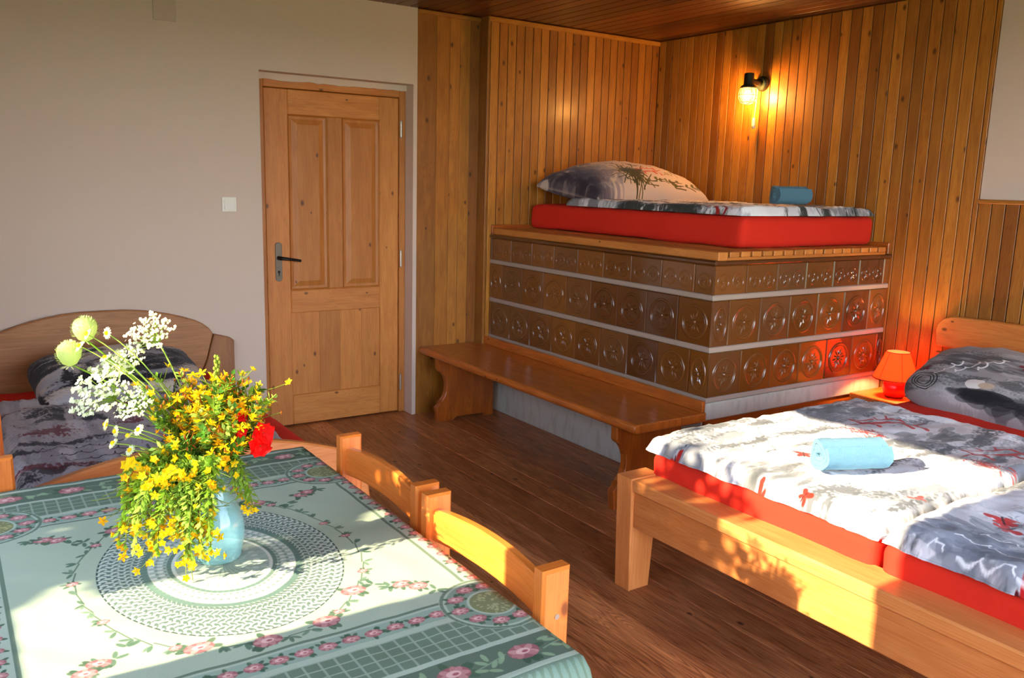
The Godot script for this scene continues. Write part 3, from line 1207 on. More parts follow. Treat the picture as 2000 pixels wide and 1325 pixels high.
func pillow_print(sd: int, which: int) -> ImageTexture:
	var p := Pic.new(512, 512, Color(0.62, 0.61, 0.61) if which == 0 else Color(0.76, 0.70, 0.64))
	var r := RandomNumberGenerator.new()
	r.seed = sd
	if which == 0:   # charcoal strokes with white handwriting; the lower edge is u = 0, the end by the lamp v = 0
		smear(p, sd, 0.50, 0.64, Color(0.36, 0.36, 0.36), 0.85, false)
		smear(p, sd + 9, 0.52, 0.64, Color(0.74, 0.73, 0.72), 0.7, false)
		for i in 40:
			p.oval(r.randf_range(190, 330), r.randf_range(90, 330), r.randf_range(6, 14), r.randf_range(20, 60), Color(0.26, 0.26, 0.27), 0.35, r.randf_range(-0.3, 0.3))
		for k in 3:
			script_line(p, 120 + k * 36, 105 + k * 52, 120, 46, 0.5, Color(0.97, 0.97, 0.96), sd + k, 5.5)
		butterfly(p, 165, 52, 28, 1.2, Color(0.45, 0.06, 0.12))
		butterfly(p, 270, 330, 40, 1.4, Color(0.48, 0.05, 0.12))
		for k in 3:
			p.ring(85, 78, 50 - k * 11, 44 - k * 10, 4.0, Color(0.12, 0.12, 0.13), 0.8)
		p.oval(100, 230, 34, 26, Color(0.93, 0.91, 0.88), 0.95)
		p.oval(96, 262, 18, 22, Color(0.80, 0.70, 0.60), 0.9)
		for i in 30:
			p.oval(r.randf_range(15, 60), r.randf_range(200, 420), 16, 44, Color(0.13, 0.13, 0.14), 0.4, r.randf_range(-0.2, 0.2))
	elif which == 1:   # pale with a red garden chair, green plant and twigs; the front edge is v = 1
		for i in 170:
			var t := r.randf()
			p.oval(12 + 120 * t * t + r.randfn() * 8, 512 * r.randf(), r.randf_range(4, 16), r.randf_range(20, 60), Color(0.20, 0.17, 0.22).lerp(Color(0.56, 0.54, 0.58), t), 0.5, r.randf_range(-0.25, 0.25))
		for i in 170:
			p.line(190 + r.randfn() * 20, 410 + r.randfn() * 34, 190 + r.randfn() * 30, 400 + r.randfn() * 50, 4.0, Color(0.14, 0.16, 0.09).lerp(Color(0.36, 0.33, 0.18), r.randf()), 0.85)
		branch_motif(p, 270, 390, 78, 0.08, Color(0.74, 0.22, 0.13), 1.25)
		for i in 16:
			var x := r.randf_range(200, 480)
			var y := 478 + r.randfn() * 8
			p.line(x, y, x + r.randf_range(20, 50), y + r.randfn() * 6, 4.0, Color(0.28, 0.26, 0.14), 0.85)
			p.oval(x, y - 8, 9, 6, Color(0.32, 0.32, 0.16), 0.85, r.randf() * 3)
		for i in 8:
			var x := 230.0 + i * 18.0
			p.line(x, 340 + r.randfn() * 16, x + r.randfn() * 26, 300 + r.randfn() * 26, 3.5, Color(0.22, 0.18, 0.14), 0.85)
		for i in 6:
			var x := 330.0 + i * 12.0
			p.line(x, 400 + r.randfn() * 10, x + 8, 412 + r.randfn() * 14, 4.0, Color(0.25, 0.24, 0.12), 0.85)
	else:   # dark grey and black paint
		smear(p, sd, 0.36, 0.56, Color(0.13, 0.13, 0.15), 0.95)
		smear(p, sd + 9, 0.55, 0.66, Color(0.66, 0.65, 0.68), 0.8)
		smear(p, sd + 19, 0.62, 0.7, Color(0.08, 0.08, 0.09), 0.9, false)
	return p.texture()


# ------------------------------------------------------------------ beds
func mattress(parent_name: String, label: String, lo: Vector3, hi: Vector3, r := 0.035) -> Node3D:
	var f := FastNoiseLite.new()
	f.frequency = 3.0
	f.seed = int(lo.x * 100 + lo.z * 37)
	var m := mb(1, false)
	m.rbox((lo + hi) * 0.5, hi - lo, r, 4, f, 0.012)
	var o := part(self, numbered(parent_name), m.done(), M.red)
	o.set_meta("label", label)
	o.set_meta("category", "mattress")
	return o


func soft_thing(called: String, label: String, category: String, mesh: Mesh, m: Material, at := Vector3.ZERO, rot := Vector3.ZERO) -> MeshInstance3D:
	var o := part(self, numbered(called), mesh, m, label)
	o.set_meta("category", category)
	o.position = at
	o.rotation = rot
	return o


func build_stove_bed() -> void:
	var o := thing("slatted_bed_base", "slatted wooden bed base lying on top of the tiled stove", "bed base")
	var n := 17
	for i in n:
		var x := -1.35 + i * 0.0762
		bx(o, "slat", Vector3(x, 1.1545 if i > 0 else 1.1405, 0.026), Vector3(x + 0.0615, 1.18, 1.912), M.door[i % 3], 2, 0.003)
	bx(o, "cross_batten", Vector3(-1.288, 1.1405, 1.86), Vector3(-0.07, 1.1545, 1.912), M.door[1], 0, 0.002)
	bx(o, "cross_batten", Vector3(-1.288, 1.1405, 0.9), Vector3(-0.07, 1.1545, 0.96), M.door[1], 0, 0.002)
	bx(o, "cross_batten", Vector3(-1.288, 1.1405, 0.05), Vector3(-0.07, 1.1545, 0.11), M.door[1], 0, 0.002)
	mattress("mattress", "red covered mattress up on the tiled stove", Vector3(-1.085, 1.181, 0.03), Vector3(-0.03, 1.335, 1.81), 0.04)
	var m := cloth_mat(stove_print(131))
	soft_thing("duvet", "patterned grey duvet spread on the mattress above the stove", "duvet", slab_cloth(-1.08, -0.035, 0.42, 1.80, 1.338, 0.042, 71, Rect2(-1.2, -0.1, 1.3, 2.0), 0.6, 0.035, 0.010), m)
	soft_thing("pillow", "pale pillow with red garden chair print against the panelled wall", "pillow", pillow_mesh(0.96, 0.60, 0.33, 5), cloth_mat(pillow_print(201, 1)), Vector3(-0.585, 1.405, 0.37), Vector3(0.14, 0.03, 0.0))
	soft_thing("rolled_towel", "rolled blue towel on the duvet above the stove", "towel", roll_mesh(0.058, 0.19), M.towel, Vector3(-0.50, 1.440, 1.60), Vector3(0, -0.35, 0))


func build_double_bed() -> void:
	var o := thing("double_bed", "wide light beech double bed with low foot rail", "bed")
	var z0 := 2.352
	var z1 := 4.30
	var B: Array = M.beech
	# foot: top board, apron and posts
	bx(o, "foot_rail", Vector3(-2.285, 0.386, z0 + 0.0855), Vector3(-2.15, 0.432, z1 - 0.0855), B[0], 2, 0.006)
	bx(o, "foot_apron", Vector3(-2.272, 0.25, z0 + 0.085), Vector3(-2.235, 0.386, z1 - 0.085), B[1], 2, 0.004)
	for z in [z0, z1 - 0.085]:
		var f := PackedVector2Array([Vector2(-2.272, 0.0), Vector2(-2.279, 0.2), Vector2(-2.286, 0.433), Vector2(-2.149, 0.433), Vector2(-2.163, 0.2), Vector2(-2.176, 0.0)])
		var m := mb(1)
		m.prism(f, 0, 1, z, z + 0.085, 0.005)
		part(o, "leg", m.done(), B[0])
	for z in [z0 + 0.01, z1 - 0.045]:
		bx(o, "side_rail", Vector3(-2.155, 0.25, z), Vector3(-0.062, 0.40, z + 0.035), B[1], 0, 0.004)
	bx(o, "slat_board", Vector3(-2.235, 0.27, z0 + 0.05), Vector3(-0.07, 0.295, z1 - 0.05), B[1], 2, 0.002)
	# headboard: upper board with a rounded shoulder, lower board, posts
	var hb := PackedVector2Array([Vector2(2.236, 0.70), Vector2(2.228, 0.785), Vector2(2.235, 0.815), Vector2(2.262, 0.845), Vector2(2.30, 0.860), Vector2(2.5, 0.866), Vector2(z1 - 0.1, 0.866), Vector2(z1 + 0.06, 0.835), Vector2(z1 + 0.1, 0.785), Vector2(z1 + 0.09, 0.70)])
	var m2 := mb(2)
	m2.prism(hb, 2, 1, -0.06, -0.022, 0.006)
	part(o, "headboard", m2.done(), M.door[0])
	bx(o, "headboard", Vector3(-0.058, 0.47, 2.238), Vector3(-0.026, 0.672, z1 + 0.09), M.door[1], 2, 0.005)
	for z in [2.30, 3.25, 4.2]:
		bx(o, "headboard_post", Vector3(-0.025, 0.0, z), Vector3(-0.004, 0.82, z + 0.07), M.bench[0], 1, 0.003)
	mattress("mattress", "red covered mattress of the double bed beside the stove", Vector3(-2.175, 0.297, 2.405), Vector3(-0.075, 0.515, 3.318), 0.035)
	mattress("mattress", "red covered mattress of the double bed nearer the table", Vector3(-2.175, 0.297, 3.332), Vector3(-0.075, 0.515, 4.245), 0.035)
	soft_thing("duvet", "white and grey duvet with red bench print and blue towel on it", "duvet", slab_cloth(-2.192, -0.95, 2.392, 3.335, 0.522, 0.058, 11, Rect2(-2.165, 2.40, 2.1, 1.2), 0.1, 0.05, 0.014, Rect2(-2.26, 2.36, 1.8, 1.0)), cloth_mat(light_print(301, false)))
	soft_thing("duvet", "white and grey duvet with red butterflies nearest the table", "duvet", slab_cloth(-2.192, -0.95, 3.34, 4.30, 0.522, 0.064, 29, Rect2(-2.165, 3.2, 2.1, 1.06), 0.1, 0.055, 0.016, Rect2(-2.26, 3.36, 1.8, 1.0)), cloth_mat(light_print(347, true)))
	soft_thing("pillow", "grey pillow with white handwriting leaning on the double bed headboard", "pillow", pillow_mesh(0.54, 0.84, 0.22, 9, 0.2), cloth_mat(pillow_print(211, 0)), Vector3(-0.38, 0.605, 2.76), Vector3(0.0, 0.0, 0.36))
	soft_thing("rolled_towel", "rolled light blue towel on the sunlit double bed", "towel", roll_mesh(0.06, 0.22), M.towel, Vector3(-1.925, 0.650, 3.045), Vector3(0, -0.42, 0))
	# bedside shelf in the corner by the stove
	var s := thing("bedside_table", "small wooden bedside table between stove and double bed", "table")
	bx(s, "tabletop", Vector3(-0.31, 0.39, 1.94), Vector3(-0.004, 0.415, 2.292), M.chair[0], 2, 0.004)
	for q in [[-0.30, 1.945], [-0.30, 2.25], [-0.045, 1.945], [-0.045, 2.25]]:
		bx(s, "leg", Vector3(q[0], 0.0, q[1]), Vector3(q[0] + 0.035, 0.39, q[1] + 0.035), M.chair[0], 1, 0.003)
	bx(s, "shelf", Vector3(-0.28, 0.15, 1.985), Vector3(-0.01, 0.165, 2.245), M.chair[0], 2, 0.002)


func arch(x0: float, x1: float, yb: float, pts: Array) -> PackedVector2Array:
	var out := PackedVector2Array([Vector2(x0, yb)])
	for p in pts:
		out.append(Vector2(p[0], p[1]))
	out.append(Vector2(x1, yb))
	return out


func build_single_bed() -> void:
	var o := thing("single_bed", "single bed with arched oak headboard and footboard by the white wall", "bed")
	var c := -3.62
	var half := [[0.0, 0.778], [0.10, 0.777], [0.18, 0.770], [0.25, 0.759], [0.32, 0.743], [0.39, 0.722], [0.45, 0.700], [0.485, 0.680], [0.515, 0.655], [0.535, 0.622]]
	var pts := []
	for i in range(half.size() - 1, 0, -1):
		pts.append([c - half[i][0], half[i][1]])
	for q in half:
		pts.append([c + q[0], q[1]])
	pts.append([c + 0.50, 0.49])
	pts.append([c + 0.46, 0.395])
	pts.append([c + 0.44, 0.05])
	pts.push_front([c - 0.50, 0.49])
	pts.push_front([c - 0.46, 0.395])
	pts.push_front([c - 0.44, 0.05])
	var hp := PackedVector2Array()
	for p in pts:
		hp.append(Vector2(p[0], p[1]))
	var m := mb(0)
	m.prism(hp, 0, 1, -0.075, -0.038, 0.005)
	part(o, "headboard", m.done(), M.oak[0])
	for s in [1.0, -1.0]:
		var w := PackedVector2Array()
		for q in [[0.538, 0.620], [0.585, 0.608], [0.628, 0.594], [0.644, 0.580], [0.646, 0.0], [0.443, 0.0], [0.443, 0.395], [0.463, 0.395], [0.503, 0.49]]:
			w.append(Vector2(c + s * q[0], q[1]))
		var mw := mb(1)
		mw.prism(w, 0, 1, -0.08, -0.034, 0.004)
		part(o, "headboard_wing", mw.done(), M.oak[1])
	var fp := PackedVector2Array([Vector2(c - 0.60, 0.02), Vector2(c - 0.62, 0.36), Vector2(c - 0.60, 0.42)])
	for i in 21:
		var x := lerpf(c - 0.58, c + 0.41, i / 20.0)
		fp.append(Vector2(x, 0.645 - 0.37 * pow(x + 3.68, 2.0)))
	for q in [[0.46, 0.535], [0.50, 0.49], [0.53, 0.42], [0.54, 0.33], [0.53, 0.02]]:
		fp.append(Vector2(c + q[0], q[1]))
	var mf := mb(0)
	mf.prism(fp, 0, 1, 1.93, 1.965, 0.006)
	part(o, "footboard", mf.done(), M.beech[1])
	for x in [c - 0.60, c + 0.50]:
		bx(o, "side_rail", Vector3(x, 0.12, -0.034), Vector3(x + 0.035, 0.245, 1.93), M.oak[0], 2, 0.004)
	bx(o, "slat_board", Vector3(c - 0.56, 0.22, -0.03), Vector3(c + 0.49, 0.245, 1.925), M.oak[1], 0, 0.002)
	mattress("mattress", "red covered mattress of the single bed by the white wall", Vector3(c - 0.56, 0.247, -0.03), Vector3(c + 0.535, 0.42, 1.925), 0.05)
	soft_thing("duvet", "dark grey printed duvet on the single bed", "duvet", slab_cloth(c - 0.52, c + 0.405, 0.42, 1.915, 0.424, 0.06, 51, Rect2(c - 0.7, 0.0, 1.4, 2.2), 0.4, 0.05, 0.02), cloth_mat(dark_print(401)))
	soft_thing("pillow", "charcoal printed pillow leaning on the arched oak headboard", "pillow", pillow_mesh(0.76, 0.56, 0.22, 15, 0.12), cloth_mat(pillow_print(221, 2)), Vector3(-3.62, 0.495, 0.34), Vector3(0.20, 0.05, 0.0))


# ------------------------------------------------------------------ table
func rose(p: Pic, x: float, y: float, s: float, r: RandomNumberGenerator) -> void:
	for i in 5:
		var a := r.randf() * TAU
		p.oval(x + cos(a) * s * 1.05, y + sin(a) * s * 0.8, s * 0.5, s * 0.24, Color(0.26, 0.36, 0.28).lerp(Color(0.36, 0.44, 0.34), r.randf()), 0.9, a)
	p.oval(x, y, s, s * 0.72, Color(0.62, 0.40, 0.40))
	for i in 7:
		var a := TAU * i / 7.0 + r.randf() * 0.6
		p.oval(x + cos(a) * s * 0.55, y + sin(a) * s * 0.38, s * 0.40, s * 0.22, Color(0.80, 0.60, 0.57).lerp(Color(0.72, 0.49, 0.48), r.randf()), 0.9, a)
	p.oval(x, y - s * 0.05, s * 0.45, s * 0.3, Color(0.90, 0.74, 0.70), 0.9)
	p.oval(x + s * 0.1, y, s * 0.2, s * 0.12, Color(0.60, 0.30, 0.32), 0.8)


func table_print() -> ImageTexture:
	# centre of the cloth at (500, 750); 1000 pixels a metre; x across, y along the table
	var base := Color(0.68, 0.73, 0.63)
	var green := Color(0.43, 0.50, 0.42)
	var pale := Color(0.68, 0.73, 0.64)
	var ink := Color(0.24, 0.31, 0.28)
	var p := Pic.new(1000, 1500, base)
	var r := RandomNumberGenerator.new()
	r.seed = 99
	var C := Vector2(500, 750)
	var fill := func(x0: int, y0: int, x1: int, y1: int, c: Color, a := 1.0) -> void:
		for y in range(y0, y1):
			for x in range(x0, x1):
				p.put(x, y, c, a)
	for s in [-1, 1]:
		var y_of := func(d: float) -> int: return int(C.y + s * d)
		var band := func(d0: float, d1: float, c: Color) -> void:
			var a: int = mini(y_of.call(d0), y_of.call(d1))
			var b: int = maxi(y_of.call(d0), y_of.call(d1))
			fill.call(0, a, 1000, b, c)
		band.call(345, 352, green)
		band.call(352, 402, pale)
		band.call(358, 398, Color(0.58, 0.66, 0.58))
		band.call(402, 412, pale)
		band.call(412, 500, green)
		for k in 40:   # lattice
			fill.call(k * 25, mini(y_of.call(412), y_of.call(500)), k * 25 + 4, maxi(y_of.call(412), y_of.call(500)), Color(0.62, 0.68, 0.59), 0.75)
		for k in 4:
			band.call(412 + 22 * k, 415 + 22 * k, Color(0.60, 0.66, 0.57))
		band.call(500, 511, pale)
		band.call(511, 585, green.darkened(0.1))
		band.call(585, 597, pale)
		band.call(597, 690, green)
		for k in 70:   # scalloped hem
			var xx := 7.0 + k * 14.3
			p.oval(xx, y_of.call(628), 5, 26, Color(0.52, 0.62, 0.56), 0.6)
		band.call(690, 700, pale)
		for k in 26:
			rose(p, 18.0 + k * 38.5, y_of.call(378), 15, r)
		for k in 8:
			var xx := 65.0 + k * 124.0
			rose(p, xx, y_of.call(547), 27, r)
			for j in 7:
				var a := r.randf() * TAU
				p.oval(xx + 62 + r.randfn() * 14, y_of.call(547) + r.randfn() * 12, 11, 4.5, Color(0.58, 0.68, 0.52), 0.85, a)
			p.line(xx + 32, y_of.call(556), xx + 94, y_of.call(540), 3, Color(0.55, 0.65, 0.52), 0.8)
	for s in [-1, 1]:   # side borders
		var x0 := int(C.x + s * 345)
		fill.call(mini(x0, x0 + s * 7), 402, maxi(x0, x0 + s * 7), 1098, green)
		var x1 := int(C.x + s * 352)
		fill.call(mini(x1, x1 + s * 60), 402, maxi(x1, x1 + s * 60), 1098, pale)
		var x2 := int(C.x + s * 412)
		fill.call(mini(x2, x2 + s * 88), 352, maxi(x2, x2 + s * 88), 1148, green)
		for k in 18:
			rose(p, C.x + s * 375, 420.0 + k * 38.8, 14, r)
		for k in 40:
			fill.call(mini(x2, x2 + s * 88), 352 + k * 20, maxi(x2, x2 + s * 88), 355 + k * 20, Color(0.66, 0.73, 0.68), 0.7)
	for sx in [-1, 1]:   # corner medallions
		for sy in [-1, 1]:
			var cx: float = C.x + sx * 352
			var cy: float = C.y + sy * 388
			p.oval(cx, cy, 92, 92, pale)
			p.ring(cx, cy, 88, 88, 6, green, 0.9)
			p.oval(cx, cy, 80, 80, Color(0.52, 0.60, 0.52))
			for k in 10:
				var a := TAU * k / 10
				rose(p, cx + 63 * cos(a), cy + 63 * sin(a), 16, r)
			p.oval(cx, cy, 44, 44, pale)
			p.oval(cx, cy, 39, 39, Color(0.50, 0.52, 0.36))
			for k in 60:
				var a := r.randf() * TAU
				var q := 36.0 * sqrt(r.randf())
				p.oval(cx + q * cos(a), cy + q * sin(a), 3.5, 2, Color(0.66, 0.66, 0.48), 0.9, a)
	# oval lace doily
	p.oval(C.x, C.y, 212, 282, ink)
	p.oval(C.x, C.y, 209, 279, Color(0.76, 0.79, 0.71))
	for ringn in range(7):
		var f := 0.67 + 0.049 * ringn
		var cnt := 96
		for k in cnt:
			var a := TAU * (k + 0.5 * (ringn % 2)) / cnt
			p.oval(C.x + 212 * f * cos(a), C.y + 282 * f * sin(a), 8.5, 3.6, Color(0.36, 0.44, 0.40), 0.9, a + (0.7 if ringn % 2 else -0.7))
			p.oval(C.x + 212 * (f + 0.02) * cos(a), C.y + 282 * (f + 0.02) * sin(a), 3.5, 3, Color(0.80, 0.84, 0.78), 0.9, a)
	p.ring(C.x, C.y, 134, 176, 12, Color(0.40, 0.50, 0.45), 0.8)
	p.oval(C.x, C.y, 126, 166, Color(0.66, 0.72, 0.67))
	for ringn in range(2):
		var f := 0.50 + 0.07 * ringn
		for k in 60:
			var a := TAU * (k + 0.5 * ringn) / 60
			p.oval(C.x + 212 * f * cos(a), C.y + 282 * f * sin(a), 7, 4, Color(0.84, 0.86, 0.82), 0.9, a)
			p.oval(C.x + 212 * (f - 0.03) * cos(a), C.y + 282 * (f - 0.03) * sin(a), 3, 3, Color(0.45, 0.53, 0.48), 0.8, a)
	p.ring(C.x, C.y, 92, 122, 8, Color(0.42, 0.51, 0.46), 0.8)
	p.ring(C.x, C.y, 85, 113, 6, Color(0.86, 0.88, 0.84), 0.9)
	for k in 28:
		var a := TAU * k / 28
		p.line(C.x, C.y, C.x + 80 * cos(a), C.y + 106 * sin(a), 2.2, Color(0.50, 0.58, 0.52), 0.6)
		p.oval(C.x + 60 * cos(a), C.y + 80 * sin(a), 7, 3.5, Color(0.82, 0.85, 0.80), 0.8, a)
	# wreath of roses round the doily with sprays to the corners
	var n := 46
	for k in n:
		var a := TAU * k / n
		var f := 1.0 + 0.02 * sin(a * 6)
		var x := C.x + 246 * f * cos(a)
		var y := C.y + 318 * f * sin(a)
		p.line(x, y, C.x + 246 * cos(a + TAU / n), C.y + 318 * sin(a + TAU / n), 2.5, Color(0.34, 0.42, 0.34), 0.85)
		for j in 3:
			var b := a + r.randf_range(-1.3, 1.3)
			p.oval(x + 11 * cos(b), y + 11 * sin(b), 9, 3.5, Color(0.32, 0.42, 0.34).lerp(Color(0.46, 0.55, 0.45), r.randf()), 0.85, b)
		if absf(sin(a)) > 0.72 and k % 3 == 0:
			rose(p, x, y, 23, r)
		elif k % 4 == 0:
			rose(p, x, y, 10, r)
	for sx in [-1, 1]:
		for sy in [-1, 1]:
			for k in 5:
				var t := k / 4.0
				var x: float = C.x + sx * lerpf(205, 292, t)
				var y: float = C.y + sy * lerpf(222, 290, t) + 8 * sin(k * 2.0)
				for j in 4:
					var b := r.randf() * TAU
					p.oval(x + 12 * cos(b), y + 12 * sin(b), 10, 4, Color(0.33, 0.43, 0.35), 0.85, b)
				if k == 2 or k == 3:
					rose(p, x, y, 18, r)
	# weave
	var wv := noise_map(1000, 1500, 1, 1, 0.35, 5, 2)
	for i in 1000 * 1500:
		var t := (wv[i] - 128) / 128.0 * 7.0
		p.d[i * 3] = clampi(int(p.d[i * 3] + t), 0, 255)
		p.d[i * 3 + 1] = clampi(int(p.d[i * 3 + 1] + t), 0, 255)
		p.d[i * 3 + 2] = clampi(int(p.d[i * 3 + 2] + t), 0, 255)
	return p.texture()


func build_table() -> void:
	var c := Vector3(-3.885, 0.0, 3.06)
	var o := thing("dining_table", "wooden dining table under the green rose tablecloth", "table", c)
	bx(o, "tabletop", Vector3(-0.378, 0.715, -0.605), Vector3(0.378, 0.745, 0.605), M.chair[0], 2, 0.004)
	for s in [-1.0, 1.0]:
		bx(o, "apron", Vector3(s * 0.31 - 0.012, 0.63, -0.54), Vector3(s * 0.31 + 0.012, 0.715, 0.54), M.chair[0], 2, 0.003)
		bx(o, "apron", Vector3(-0.298, 0.63, s * 0.55 - 0.012), Vector3(0.298, 0.715, s * 0.55 + 0.012), M.chair[0], 0, 0.003)
		for t in [-1.0, 1.0]:
			bx(o, "leg", Vector3(s * 0.325 - 0.03, 0.0, t * 0.565 - 0.03), Vector3(s * 0.325 + 0.03, 0.715, t * 0.565 + 0.03), M.chair[0], 1, 0.004)
	# cloth
	var f := FastNoiseLite.new()
	f.frequency = 5.0
	f.seed = 3
	var a := Vector2(0.381, 0.61)
	var full := Vector2(0.44, 0.70)
	var nx := 60
	var nz := 90
	var top := []
	var bot := []
	var uv := []
	for i in nx + 1:
		var ra := []
		var rb := []
		var ru := []
		for j in nz + 1:
			var X := lerpf(-full.x, full.x, float(i) / nx)
			var Z := lerpf(-full.y, full.y, float(j) / nz)
			var ox := maxf(absf(X) - a.x, 0.0)
			var oz := maxf(absf(Z) - a.y, 0.0)
			var y := 0.7485 + 0.0022 * maxf(-0.5, f.get_noise_2d(X * 2.0, Z * 2.0)) - ox - oz * 0.96 + minf(ox, oz) * 0.6
			var px := signf(X) * (minf(absf(X), a.x) + (0.006 + 0.10 * ox + 0.004 * sin(Z * 34.0)) * clampf(ox * 40.0, 0.0, 1.0))
			var pz := signf(Z) * (minf(absf(Z), a.y) + (0.008 + 0.22 * oz + 0.008 * sin(X * 40.0)) * clampf(oz * 40.0, 0.0, 1.0))
			var nn := Vector3(signf(X) * ox, 0.004, signf(Z) * oz).normalized()
			ra.append(Vector3(px, y, pz) + nn * 0.0012)
			rb.append(Vector3(px, y, pz) - nn * 0.0012)
			ru.append(Vector2(0.5 + X, 0.5 + Z / 1.5))
		top.append(ra)
		bot.append(rb)
		uv.append(ru)
	var m := mb(1, false)
	m.grid(top, uv, true)
	m.grid(bot, uv)
	var cm := mat(Color(1, 1, 1), 0.9, 0.2)
	cm.albedo_texture = table_print()
	soft_thing("tablecloth", "green woven tablecloth with pink roses and lace oval", "tablecloth", m.done(), cm, c)


func build_chairs() -> void:
	# back posts stand on the local line x = 0, the seat reaches to -x
	var spots := [
		[Vector3(-3.447, 0, 2.835), 0.0, "honey coloured wooden chair at the far end of the table side facing the stove"],
		[Vector3(-3.452, 0, 3.305), 0.0, "honey coloured wooden chair with sunlit back rail nearest the double bed foot"],
		[Vector3(-4.205, 0, 2.215), PI, "wooden chair at the far corner of the table cut by the picture's edge"],
	]
	var first: Node3D
	for i in spots.size():
		var s: Array = spots[i]
		var o: Node3D
		if i == 0:
			o = thing("dining_chair", s[2], "chair", s[0], s[1], "dining chairs round the table")
			first = o
			var C: Material = M.chair[0]
			for e in [-1.0, 1.0]:
				var zc: float = e * 0.205
				var f := PackedVector2Array([Vector2(-0.03, 0.0), Vector2(-0.032, 0.45), Vector2(-0.028, 0.822), Vector2(0.030, 0.822), Vector2(0.028, 0.45), Vector2(0.02, 0.0)])
				var m := mb(1)
				m.prism(f, 0, 1, zc - 0.0165, zc + 0.0165, 0.005)
				var post := part(o, "back_post", m.done(), C)
				var ms := mb()
				ms.tube([Vector3(0.002, 0.735, zc + e * 0.0150), Vector3(0.002, 0.735, zc + e * 0.0178)], [0.005, 0.005], 10)
				part(post, "bolt", ms.done(), M.steel)
				bx(o, "front_leg", Vector3(-0.43, 0.0, zc - 0.0165), Vector3(-0.375, 0.43, zc + 0.0165), C, 1, 0.004)
				bx(o, "side_rail", Vector3(-0.375, 0.37, zc - 0.0125), Vector3(-0.031, 0.425, zc + 0.0125), C, 0, 0.003)
			for q in [[0.722, 0.79, 0.010], [0.53, 0.585, 0.008]]:
				var m2 := mb(2)
				var b := []
				var k := 12
				for t in k + 1:
					var z := lerpf(-0.1885, 0.1885, float(t) / k)
					var bow := 0.014 * (1.0 - pow(z / 0.1885, 2.0))
					var rise: float = q[2] * (1.0 - pow(z / 0.1885, 2.0))
					var x0 := -0.014 + bow
					b.append([Vector3(x0, q[0] + rise * 0.5, z), Vector3(x0, q[1] + rise - 0.004, z), Vector3(x0 + 0.004, q[1] + rise, z), Vector3(x0 + 0.018, q[1] + rise, z), Vector3(x0 + 0.022, q[1] + rise - 0.004, z), Vector3(x0 + 0.022, q[0] + rise * 0.5, z)])
				for t in k:
					for e in 6:
						var e2 := (e + 1) % 6
						var mid: Vector3 = (b[t][0] + b[t][3]) * 0.5
						m2.poly([b[t][e], b[t][e2], b[t + 1][e2], b[t + 1][e]], (b[t][e] + b[t][e2]) * 0.5 - mid)
				part(o, "back_rail", m2.done(), C)
			bx(o, "seat", Vector3(-0.445, 0.43, -0.215), Vector3(-0.034, 0.452, 0.215), C, 0, 0.005)
			bx(o, "front_rail", Vector3(-0.415, 0.37, -0.1875), Vector3(-0.39, 0.425, 0.1875), C, 2, 0.003)
		else:
			o = first.duplicate()
			o.name = numbered("dining_chair")
			add_child(o)
			o.position = s[0]
			o.rotation.y = s[1]
			o.set_meta("label", s[2])


